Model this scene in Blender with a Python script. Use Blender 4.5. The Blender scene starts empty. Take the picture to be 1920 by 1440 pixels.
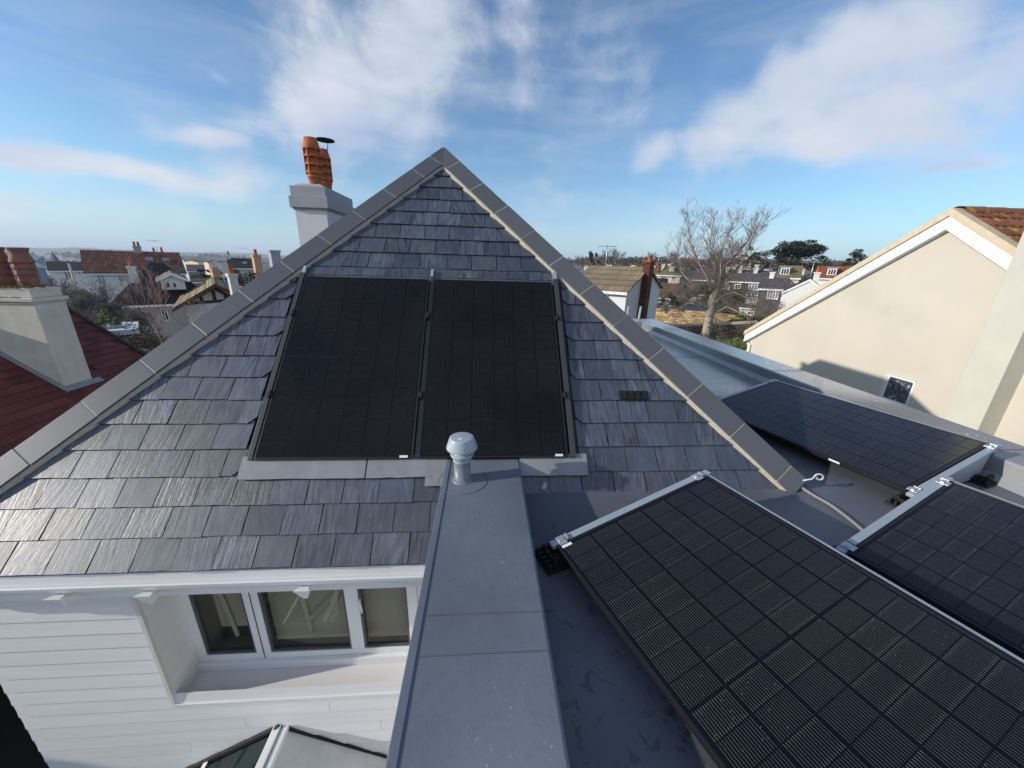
import bpy, bmesh, math, random
from mathutils import Vector, Matrix
R = math.radians
random.seed(7)
S = bpy.context.scene
C = S.collection

# ------------------------------------------------------------ camera
FPX, YAW, PITCH, ROLL = 690.09, .075723, .31805, .028715
def basis():
    h = Vector((math.sin(YAW), math.cos(YAW), 0)); r = Vector((math.cos(YAW), -math.sin(YAW), 0)); u = Vector((0, 0, 1))
    F = h*math.cos(PITCH) - u*math.sin(PITCH); U = u*math.cos(PITCH) + h*math.sin(PITCH)
    return r*math.cos(ROLL)+U*math.sin(ROLL), U*math.cos(ROLL)-r*math.sin(ROLL), F
cr, cu, cf = basis()
cam_d = bpy.data.cameras.new('camera'); cam = bpy.data.objects.new('camera', cam_d); C.objects.link(cam)
cam.matrix_world = Matrix(((cr.x, cu.x, -cf.x, 0), (cr.y, cu.y, -cf.y, 0), (cr.z, cu.z, -cf.z, 0), (0, 0, 0, 1)))
cam_d.sensor_width = 36; cam_d.lens = 36*FPX/1920; cam_d.clip_start = .05; cam_d.clip_end = 20000
S.camera = cam
def ray(x, y): return cf*FPX + cr*(x-960) - cu*(y-720)      # survey helper: bearing of a measured image point

# ------------------------------------------------------------ world, sun, exposure
SUN_AZ, SUN_EL = R(10.5), R(20.2)       # light travels toward +X, slightly +Y
W = bpy.data.worlds.new('World'); S.world = W; W.use_nodes = True
nt = W.node_tree; N = nt.nodes; L = nt.links
for n_ in list(N): N.remove(n_)
def _mk(nt):
    def m(op, a, b=None, c=None, clamp=False):
        n = nt.nodes.new('ShaderNodeMath'); n.operation = op; n.use_clamp = clamp
        for i, v in enumerate((a, b, c)):
            if v is None: continue
            if isinstance(v, (int, float)): n.inputs[i].default_value = v
            else: nt.links.new(v, n.inputs[i])
        return n.outputs[0]
    return m
m = _mk(nt)
tc = N.new('ShaderNodeTexCoord'); sp = N.new('ShaderNodeSeparateXYZ'); L.new(tc.outputs['Generated'], sp.inputs[0])
X_, Y_, Z_ = sp.outputs
yc = m('MAXIMUM', Y_, .05)
U_ = m('DIVIDE', X_, yc); V_ = m('DIVIDE', Z_, yc)
sky = N.new('ShaderNodeTexSky'); sky.sky_type = 'NISHITA'; sky.sun_disc = False
sky.sun_elevation = SUN_EL; sky.sun_rotation = R(259.5); sky.air_density = 1.0; sky.dust_density = .35; sky.ozone_density = 2.2
def noise(vec, scale, det, rough=.55, dist=0., w=0.):
    n = N.new('ShaderNodeTexNoise'); n.inputs['Scale'].default_value = scale; n.inputs['Detail'].default_value = det
    n.inputs['Roughness'].default_value = rough; n.inputs['Distortion'].default_value = dist; L.new(vec, n.inputs['Vector'])
    return n.outputs['Fac']
zc = m('MAXIMUM', m('ADD', Z_, .12), .05)
cb = N.new('ShaderNodeCombineXYZ'); L.new(m('DIVIDE', X_, zc), cb.inputs[0]); L.new(m('DIVIDE', Y_, zc), cb.inputs[1]); cb.inputs[2].default_value = 3.3
n1 = noise(cb.outputs[0], .62, 6, .54, .3); n2 = noise(tc.outputs['Generated'], 5.5, 10, .58, .3)
st = N.new('ShaderNodeVectorMath'); st.operation = 'MULTIPLY'; L.new(tc.outputs['Generated'], st.inputs[0]); st.inputs[1].default_value = (1.6, 1.6, 7)
n3 = noise(st.outputs[0], 2.4, 6, .55, .5)
blobs = [  # image point surveyed, half sizes (tangent units), tilt, weight
    (590, 215, .17, .13, 0, .95), (650, 160, .20, .17, -.3, 1.0), (725, 95, .17, .17, -.2, .95), (800, 40, .17, .18, 0, .9), (755, 240, .16, .10, 0, .72), (600, 20, .20, .06, -.35, .62), (850, 10, .12, .12, 0, .6),
    (960, 30, .09, .13, 0, .62), (1060, 170, .34, .26, 0, .44), (900, 330, .3, .09, 0, .42), (1090, 60, .12, .08, 0, .4),
    (1390, 225, .15, .09, .25, 1.0), (1480, 170, .17, .10, .5, 1.05), (1600, 110, .22, .12, .4, 1.0), (1740, 60, .26, .13, .35, .85), (1500, 255, .32, .08, 0, .95), (1700, 235, .38, .12, -.05, .9), (1880, 150, .3, .17, .1, .8),
    (1215, 290, .08, .055, .5, .78), (1830, 305, .26, .035, .12, .85), (1880, 350, .3, .03, .1, .5), (1130, 360, .16, .015, .1, .5),
    (60, 295, .22, .035, -.08, .85), (200, 312, .28, .035, -.16, .85), (350, 345, .22, .035, -.12, .75), (400, 258, .14, .022, 0, .62), (410, 145, .05, .02, -.5, .55), (480, 330, .14, .05, .1, .62), (60, 390, .4, .05, 0, .45), (250, 400, .5, .05, 0, .35)]
acc = None
for px, py, a, b, t, w in blobs:
    d = ray(px, py); u0, v0 = d.x/d.y, d.z/d.y
    du = m('SUBTRACT', U_, u0); dv = m('SUBTRACT', V_, v0); ct, s_ = math.cos(t), math.sin(t)
    p = m('DIVIDE', m('ADD', m('MULTIPLY', du, ct), m('MULTIPLY', dv, s_)), a)
    q = m('DIVIDE', m('SUBTRACT', m('MULTIPLY', dv, ct), m('MULTIPLY', du, s_)), b)
    e = m('MULTIPLY', m('EXPONENT', m('MULTIPLY', m('ADD', m('MULTIPLY', p, p), m('MULTIPLY', q, q)), -1)), w)
    acc = e if acc is None else m('MAXIMUM', acc, e)
acc = m('MAXIMUM', acc, m('MULTIPLY', m('MULTIPLY', m('SUBTRACT', .15, Y_), 2.2, clamp=True), .62))     # extra unseen cloud added behind the viewer for brighter, neutral fill light
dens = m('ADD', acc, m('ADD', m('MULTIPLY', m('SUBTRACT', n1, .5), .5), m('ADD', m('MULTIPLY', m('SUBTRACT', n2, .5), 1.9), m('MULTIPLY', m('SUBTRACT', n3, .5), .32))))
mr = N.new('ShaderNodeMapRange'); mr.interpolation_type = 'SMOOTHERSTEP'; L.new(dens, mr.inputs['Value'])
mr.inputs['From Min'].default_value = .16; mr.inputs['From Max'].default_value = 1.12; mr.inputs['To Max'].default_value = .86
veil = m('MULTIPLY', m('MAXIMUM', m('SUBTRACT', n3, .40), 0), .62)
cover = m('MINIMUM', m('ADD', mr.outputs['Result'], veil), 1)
cover = m('MULTIPLY', cover, m('MULTIPLY', m('MAXIMUM', m('ADD', Z_, .02), 0), 12, clamp=True))
shade = N.new('ShaderNodeMapRange'); L.new(m('ADD', n1, m('MULTIPLY', m('SUBTRACT', mr.outputs['Result'], .5), -.18)), shade.inputs['Value'])
shade.inputs['From Min'].default_value = .32; shade.inputs['From Max'].default_value = .6
tn_ = N.new('ShaderNodeMix'); tn_.data_type = 'RGBA'; tn_.blend_type = 'MULTIPLY'; tn_.inputs['Factor'].default_value = 1; L.new(sky.outputs[0], tn_.inputs['A']); tn_.inputs['B'].default_value = (.68, .86, .99, 1)
hzm = N.new('ShaderNodeMix'); hzm.data_type = 'RGBA'; L.new(m('EXPONENT', m('MULTIPLY', m('ABSOLUTE', Z_), -13)), hzm.inputs['Factor']); L.new(tn_.outputs['Result'], hzm.inputs['A']); hzm.inputs['B'].default_value = (2.75, 3.85, 5.2, 1)
hs_ = N.new('ShaderNodeHueSaturation'); hs_.inputs['Saturation'].default_value = .98; L.new(hzm.outputs['Result'], hs_.inputs['Color'])
cc = N.new('ShaderNodeMix'); cc.data_type = 'RGBA'; L.new(shade.outputs['Result'], cc.inputs['Factor'])
cc.inputs['A'].default_value = (3.3, 3.8, 4.9, 1); cc.inputs['B'].default_value = (4.9, 5.05, 5.35, 1)
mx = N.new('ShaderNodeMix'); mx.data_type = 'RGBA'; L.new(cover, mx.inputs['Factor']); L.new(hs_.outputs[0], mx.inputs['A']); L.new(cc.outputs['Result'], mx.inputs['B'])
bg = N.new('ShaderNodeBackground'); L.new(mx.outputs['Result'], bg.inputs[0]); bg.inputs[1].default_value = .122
wo = N.new('ShaderNodeOutputWorld'); L.new(bg.outputs[0], wo.inputs[0])
sd = bpy.data.lights.new('sun', 'SUN'); sd.energy = 3.2; sd.angle = R(.6); sd.color = (1, .93, .82)
so = bpy.data.objects.new('sun', sd); C.objects.link(so)
so.rotation_euler = Vector((math.cos(SUN_AZ)*math.cos(SUN_EL), math.sin(SUN_AZ)*math.cos(SUN_EL), -math.sin(SUN_EL))).to_track_quat('-Z', 'Y').to_euler()
S.view_settings.view_transform = 'Standard'; S.view_settings.look = 'None'; S.view_settings.gamma = 1; S.view_settings.exposure = .42
S.view_settings.use_curve_mapping = False

# ------------------------------------------------------------ materials
def pm(name, col, rough=.6, var=.12, scale=6., bump=0., bscale=40., spec=.4, metal=0., stretch=(1, 1, 1), rnd=0., col2=None, thr=None, rvar=0., coord='Object', ior=None):
    """noise-varied principled material; col2/thr adds soft patches; rnd = per-object brightness variation"""
    M = bpy.data.materials.new(name); M.use_nodes = True; t = M.node_tree; b = t.nodes['Principled BSDF']; mm = _mk(t)
    tcn = t.nodes.new('ShaderNodeTexCoord'); mp = t.nodes.new('ShaderNodeMapping'); mp.inputs['Scale'].default_value = stretch
    t.links.new(tcn.outputs[coord], mp.inputs[0]); vec = mp.outputs[0]
    oi = t.nodes.new('ShaderNodeObjectInfo')
    if rnd:
        va = t.nodes.new('ShaderNodeVectorMath'); va.operation = 'ADD'; t.links.new(vec, va.inputs[0])
        cx = t.nodes.new('ShaderNodeCombineXYZ'); t.links.new(mm('MULTIPLY', oi.outputs['Random'], 37), cx.inputs[0]); t.links.new(mm('MULTIPLY', oi.outputs['Random'], 91), cx.inputs[1])
        t.links.new(cx.outputs[0], va.inputs[1]); vec = va.outputs[0]
    def nz(sc, det=5, r=.6):
        n = t.nodes.new('ShaderNodeTexNoise'); n.inputs['Scale'].default_value = sc; n.inputs['Detail'].default_value = det; n.inputs['Roughness'].default_value = r
        t.links.new(vec, n.inputs['Vector']); return n.outputs['Fac']
    f = nz(scale)
    k = mm('ADD', 1, mm('MULTIPLY', mm('SUBTRACT', f, .5), 4*var))
    if rnd: k = mm('MULTIPLY', k, mm('ADD', 1-rnd, mm('MULTIPLY', oi.outputs['Random'], 2*rnd)))
    base = t.nodes.new('ShaderNodeMix'); base.data_type = 'RGBA'; base.inputs['A'].default_value = (*col, 1); base.inputs['B'].default_value = (*(col2 or col), 1); base.inputs['Factor'].default_value = 0
    if col2:
        mr = t.nodes.new('ShaderNodeMapRange'); t.links.new(nz(scale*.45, 8, .62), mr.inputs['Value']); mr.inputs['From Min'].default_value = thr or .5; mr.inputs['From Max'].default_value = (thr or .5)+.09
        t.links.new(mr.outputs['Result'], base.inputs['Factor'])
    vm = t.nodes.new('ShaderNodeVectorMath'); vm.operation = 'SCALE'; t.links.new(base.outputs['Result'], vm.inputs[0]); t.links.new(k, vm.inputs['Scale'])
    t.links.new(vm.outputs[0], b.inputs['Base Color'])
    b.inputs['Roughness'].default_value = rough; b.inputs['Metallic'].default_value = metal; b.inputs['Specular IOR Level'].default_value = spec
    if ior: b.inputs['IOR'].default_value = ior
    if rvar: t.links.new(mm('ADD', rough, mm('MULTIPLY', mm('SUBTRACT', nz(scale*1.7), .5), rvar*2), clamp=True), b.inputs['Roughness'])
    if bump:
        bn = t.nodes.new('ShaderNodeBump'); bn.inputs['Strength'].default_value = 1; bn.inputs['Distance'].default_value = bump
        t.links.new(nz(bscale, 6, .65), bn.inputs['Height']); t.links.new(bn.outputs[0], b.inputs['Normal'])
    return M

def slate_mat():
    M = bpy.data.materials.new('slate'); M.use_nodes = True; t = M.node_tree; b = t.nodes['Principled BSDF']; mm = _mk(t)
    tcn = t.nodes.new('ShaderNodeTexCoord'); oi = t.nodes.new('ShaderNodeObjectInfo'); rn = oi.outputs['Random']
    rot = t.nodes.new('ShaderNodeVectorRotate'); rot.rotation_type = 'Z_AXIS'; t.links.new(tcn.outputs['Object'], rot.inputs[0])
    t.links.new(mm('MULTIPLY', mm('SUBTRACT', mm('FRACT', mm('MULTIPLY', rn, 17.3)), .5), .5), rot.inputs['Angle'])
    cx = t.nodes.new('ShaderNodeCombineXYZ'); t.links.new(mm('MULTIPLY', rn, 61), cx.inputs[0]); t.links.new(mm('MULTIPLY', rn, 23), cx.inputs[1])
    va = t.nodes.new('ShaderNodeVectorMath'); va.operation = 'ADD'; t.links.new(rot.outputs[0], va.inputs[0]); t.links.new(cx.outputs[0], va.inputs[1])
    def nz(st, sc, det, r, dist=0.):
        mp = t.nodes.new('ShaderNodeMapping'); mp.inputs['Scale'].default_value = st; t.links.new(va.outputs[0], mp.inputs[0])
        n = t.nodes.new('ShaderNodeTexNoise'); n.inputs['Scale'].default_value = sc; n.inputs['Detail'].default_value = det; n.inputs['Roughness'].default_value = r; n.inputs['Distortion'].default_value = dist
        t.links.new(mp.outputs[0], n.inputs[0]); return n.outputs['Fac']
    vein = nz((9, .9, 1), 4.5, 5, .6, .6); fine = nz((26, 4, 1), 9, 4, .6, .3); blot = nz((1, 1, 1), 7, 4, .5)
    amp = mm('ADD', .35, mm('MULTIPLY', mm('FRACT', mm('MULTIPLY', rn, 7.7)), 1.1))
    k = mm('ADD', 1, mm('MULTIPLY', mm('ADD', mm('MULTIPLY', mm('SUBTRACT', vein, .5), 3.2), mm('MULTIPLY', mm('SUBTRACT', fine, .5), .3)), amp))
    k = mm('ADD', k, mm('MULTIPLY', mm('SUBTRACT', blot, .5), .7))
    # pale streaks (calcite bloom) on some slates
    st = nz((30, 1.6, 1), 5, 3, .6, 1.2); stm = mm('MULTIPLY', mm('GREATER_THAN', st, .67), mm('GREATER_THAN', mm('FRACT', mm('MULTIPLY', rn, 29.1)), .72))
    k = mm('ADD', mm('MULTIPLY', k, mm('ADD', .72, mm('MULTIPLY', rn, .56))), mm('MULTIPLY', stm, 1.6))
    col = t.nodes.new('ShaderNodeMix'); col.data_type = 'RGBA'; col.inputs['A'].default_value = (.045, .058, .083, 1); col.inputs['B'].default_value = (.062, .073, .092, 1); t.links.new(mm('FRACT', mm('MULTIPLY', rn, 3.3)), col.inputs['Factor'])
    vm = t.nodes.new('ShaderNodeVectorMath'); vm.operation = 'SCALE'; t.links.new(col.outputs['Result'], vm.inputs[0]); t.links.new(k, vm.inputs['Scale']); t.links.new(vm.outputs[0], b.inputs['Base Color'])
    b.inputs['Specular IOR Level'].default_value = 1.0
    t.links.new(mm('ADD', .27, mm('MULTIPLY', mm('ADD', blot, vein), .16)), b.inputs['Roughness'])
    h = mm('ADD', mm('MULTIPLY', vein, 1.0), mm('ADD', mm('MULTIPLY', fine, .22), mm('MULTIPLY', nz((3, 2, 1), 10, 4, .55), .5)))
    bn = t.nodes.new('ShaderNodeBump'); t.links.new(h, bn.inputs['Height']); t.links.new(mm('MULTIPLY', amp, .0018), bn.inputs['Distance']); t.links.new(bn.outputs[0], b.inputs['Normal'])
    return M

def cell_mat(name, line=.32, spec=.42):
    M = bpy.data.materials.new(name); M.use_nodes = True; t = M.node_tree; b = t.nodes['Principled BSDF']; mm = _mk(t)
    tcn = t.nodes.new('ShaderNodeTexCoord'); s = t.nodes.new('ShaderNodeSeparateXYZ'); t.links.new(tcn.outputs['Object'], s.inputs[0])
    oi = t.nodes.new('ShaderNodeObjectInfo')
    fx = mm('ABSOLUTE', mm('SUBTRACT', mm('FRACT', mm('ADD', mm('MULTIPLY', s.outputs[0], 1/.0113), .5)), .5))
    wire = mm('LESS_THAN', fx, .075)
    ns = t.nodes.new('ShaderNodeTexNoise'); ns.inputs['Scale'].default_value = 260; ns.inputs['Detail'].default_value = 2; t.links.new(tcn.outputs['Object'], ns.inputs[0])
    va = t.nodes.new('ShaderNodeVectorMath'); va.operation = 'ADD'; t.links.new(tcn.outputs['Object'], va.inputs[0]); t.links.new(oi.outputs['Location'], va.inputs[1])
    vo = t.nodes.new('ShaderNodeTexVoronoi'); vo.inputs['Scale'].default_value = 55; t.links.new(va.outputs[0], vo.inputs['Vector'])
    n2 = t.nodes.new('ShaderNodeTexNoise'); n2.inputs['Scale'].default_value = 3; t.links.new(va.outputs[0], n2.inputs[0])
    drop = mm('MULTIPLY', mm('LESS_THAN', vo.outputs['Distance'], .085), mm('GREATER_THAN', n2.outputs['Fac'], .52))
    ye = mm('ADD', .55, mm('MULTIPLY', mm('MULTIPLY', mm('SUBTRACT', mm('ABSOLUTE', s.outputs[1]), .030), 90, clamp=True), mm('MULTIPLY', mm('GREATER_THAN', mm('FRACT', mm('MULTIPLY', oi.outputs['Random'], 13.7)), .6), .5)))
    br = mm('MULTIPLY', mm('MULTIPLY', wire, ye), mm('MULTIPLY', mm('ADD', line*.3, mm('MULTIPLY', ns.outputs['Fac'], line)), mm('ADD', .93, mm('MULTIPLY', oi.outputs['Random'], .14))))
    c = t.nodes.new('ShaderNodeMix'); c.data_type = 'RGBA'; t.links.new(br, c.inputs['Factor']); c.inputs['A'].default_value = (.002, .0024, .005, 1); c.inputs['B'].default_value = (.85, .82, .80, 1)
    c2 = t.nodes.new('ShaderNodeMix'); c2.data_type = 'RGBA'; t.links.new(mm('MULTIPLY', drop, .35), c2.inputs['Factor']); t.links.new(c.outputs['Result'], c2.inputs['A']); c2.inputs['B'].default_value = (.5, .52, .55, 1)
    n5 = t.nodes.new('ShaderNodeTexNoise'); n5.inputs['Scale'].default_value = 2.3; n5.inputs['Detail'].default_value = 7; n5.inputs['Roughness'].default_value = .62; ge = t.nodes.new('ShaderNodeNewGeometry'); t.links.new(ge.outputs['Position'], n5.inputs[0])
    c3 = t.nodes.new('ShaderNodeMix'); c3.data_type = 'RGBA'; t.links.new(mm('MULTIPLY', mm('MAXIMUM', mm('SUBTRACT', n5.outputs['Fac'], .42), 0), .035), c3.inputs['Factor']); t.links.new(c2.outputs['Result'], c3.inputs['A']); c3.inputs['B'].default_value = (.42, .40, .42, 1)
    t.links.new(c3.outputs['Result'], b.inputs['Base Color'])
    b.inputs['Roughness'].default_value = .17; b.inputs['Specular IOR Level'].default_value = spec
    n4 = t.nodes.new('ShaderNodeTexNoise'); n4.inputs['Scale'].default_value = 120; t.links.new(va.outputs[0], n4.inputs[0])
    bn = t.nodes.new('ShaderNodeBump'); bn.inputs['Distance'].default_value = .00012; t.links.new(n4.outputs['Fac'], bn.inputs['Height']); t.links.new(bn.outputs[0], b.inputs['Normal'])
    return M

def glass_mat(name, tint=(.75, .8, .8), f=.45, rough=.02):
    M = bpy.data.materials.new(name); M.use_nodes = True; t = M.node_tree
    for n in list(t.nodes): t.nodes.remove(n)
    o = t.nodes.new('ShaderNodeOutputMaterial'); mxs = t.nodes.new('ShaderNodeMixShader'); tr = t.nodes.new('ShaderNodeBsdfTransparent'); gl = t.nodes.new('ShaderNodeBsdfGlossy'); lw = t.nodes.new('ShaderNodeLayerWeight')
    tr.inputs[0].default_value = (*tint, 1); gl.inputs['Roughness'].default_value = rough; lw.inputs[0].default_value = .5
    mm = _mk(t); t.links.new(mm('ADD', f*.1, mm('MULTIPLY', mm('POWER', lw.outputs['Facing'], 5), .9)), mxs.inputs[0]); t.links.new(tr.outputs[0], mxs.inputs[1]); t.links.new(gl.outputs[0], mxs.inputs[2]); t.links.new(mxs.outputs[0], o.inputs[0])
    return M

def course_mat(name, col, course=.3, tile=.3, var=.15, rough=.8, col2=None, lay='brick', thr=.55):
    """far roofs and masonry whose pieces are too small to tell apart: rows by brick texture in object space"""
    M = bpy.data.materials.new(name); M.use_nodes = True; t = M.node_tree; b = t.nodes['Principled BSDF']; mm = _mk(t)
    tcn = t.nodes.new('ShaderNodeTexCoord'); s = t.nodes.new('ShaderNodeSeparateXYZ'); t.links.new(tcn.outputs['Object'], s.inputs[0])
    cb = t.nodes.new('ShaderNodeCombineXYZ')
    t.links.new(mm('ADD', s.outputs[0], mm('MULTIPLY', s.outputs[1], .001)), cb.inputs[0]); t.links.new(s.outputs[2], cb.inputs[1])
    br = t.nodes.new('ShaderNodeTexBrick'); t.links.new(cb.outputs[0], br.inputs['Vector']); br.inputs['Scale'].default_value = 1
    br.inputs['Brick Width'].default_value = tile; br.inputs['Row Height'].default_value = course; br.inputs['Mortar Size'].default_value = course*.09
    br.inputs['Color1'].default_value = (*[c*(1-var) for c in col], 1); br.inputs['Color2'].default_value = (*[c*(1+var) for c in (col2 or col)], 1); br.inputs['Mortar'].default_value = (*[c*.45 for c in col], 1)
    ns = t.nodes.new('ShaderNodeTexNoise'); ns.inputs['Scale'].default_value = .9; ns.inputs['Detail'].default_value = 8; t.links.new(tcn.outputs['Object'], ns.inputs[0])
    vm = t.nodes.new('ShaderNodeVectorMath'); vm.operation = 'SCALE'; t.links.new(br.outputs['Color'], vm.inputs[0]); t.links.new(mm('ADD', .55, mm('MULTIPLY', ns.outputs['Fac'], .9)), vm.inputs['Scale'])
    t.links.new(vm.outputs[0], b.inputs['Base Color']); b.inputs['Roughness'].default_value = rough; b.inputs['Specular IOR Level'].default_value = .2
    bn = t.nodes.new('ShaderNodeBump'); bn.inputs['Distance'].default_value = .03; t.links.new(br.outputs['Fac'], bn.inputs['Height']); bn.invert = True; t.links.new(bn.outputs[0], b.inputs['Normal'])
    return M

def grp_mat(name='grey_membrane', col=(.104, .116, .136), wetk=1.):
    """grey roofing membrane: damp patches that are darker and glossier, faint texture"""
    M = bpy.data.materials.new(name); M.use_nodes = True; t = M.node_tree; b = t.nodes['Principled BSDF']; mm = _mk(t)
    tcn = t.nodes.new('ShaderNodeTexCoord')
    def nz(sc, det=5, r=.6, dist=0., st=(1, 1, 1)):
        mp = t.nodes.new('ShaderNodeMapping'); mp.inputs['Scale'].default_value = st; t.links.new(tcn.outputs['Object'], mp.inputs[0])
        n = t.nodes.new('ShaderNodeTexNoise'); n.inputs['Scale'].default_value = sc; n.inputs['Detail'].default_value = det; n.inputs['Roughness'].default_value = r; n.inputs['Distortion'].default_value = dist
        t.links.new(mp.outputs[0], n.inputs[0]); return n.outputs['Fac']
    big = nz(1.1, 4, .5); blotch = nz(13, 6, .7, .5); lo = nz(.7, 2, .5)
    def mr(v, a, c, lo_=0., hi=1.):
        n = t.nodes.new('ShaderNodeMapRange'); t.links.new(v, n.inputs['Value']); n.inputs['From Min'].default_value = a; n.inputs['From Max'].default_value = c; n.inputs['To Min'].default_value = lo_; n.inputs['To Max'].default_value = hi; return n.outputs['Result']
    wet = mm('MULTIPLY', mm('MULTIPLY', mr(blotch, .56, .60), mr(lo, .40, .50)), wetk)
    ge = t.nodes.new('ShaderNodeNewGeometry'); sg = t.nodes.new('ShaderNodeSeparateXYZ'); t.links.new(ge.outputs['Position'], sg.inputs[0])
    pond = mm('MULTIPLY', mr(mm('ADD', sg.outputs[1], mm('MULTIPLY', big, 1.2)), 4.2, 5.4), 1.0)     # standing film of water over the far end of the roof
    k = mm('SUBTRACT', mm('ADD', 1, mm('MULTIPLY', mm('SUBTRACT', big, .5), 1.3)), mm('MULTIPLY', wet, .42))
    sp_ = mm('MULTIPLY', mm('GREATER_THAN', nz(60, 3, .6), .69), mm('GREATER_THAN', nz(2.2, 2), .52))
    k = mm('ADD', mm('ADD', k, mm('MULTIPLY', mm('SUBTRACT', nz(90, 3, .7), .5), .25)), mm('MULTIPLY', sp_, .95))
    vm = t.nodes.new('ShaderNodeVectorMath'); vm.operation = 'SCALE'; vm.inputs[0].default_value = col; t.links.new(k, vm.inputs['Scale']); t.links.new(vm.outputs[0], b.inputs['Base Color'])
    t.links.new(mm('MAXIMUM', mm('SUBTRACT', .47, mm('ADD', mm('MULTIPLY', wet, .17), mm('MULTIPLY', pond, .36))), .09), b.inputs['Roughness'])
    t.links.new(mm('ADD', .5, mm('MULTIPLY', pond, .5)), b.inputs['Specular IOR Level'])
    t.links.new(pond, b.inputs['Coat Weight']); b.inputs['Coat Roughness'].default_value = .07; b.inputs['Coat IOR'].default_value = 1.45
    h = mm('ADD', mm('MULTIPLY', nz(26, 4, .6), .35), mm('ADD', mm('MULTIPLY', mm('MULTIPLY', nz(16, 3, .55, .8, (1, 1.5, 1)), pond), 1.5), mm('MULTIPLY', nz(160, 2), .12)))
    bn = t.nodes.new('ShaderNodeBump'); bn.inputs['Distance'].default_value = .0035; t.links.new(h, bn.inputs['Height']); t.links.new(bn.outputs[0], b.inputs['Normal']); t.links.new(bn.outputs[0], b.inputs['Coat Normal'])
    return M

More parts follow.
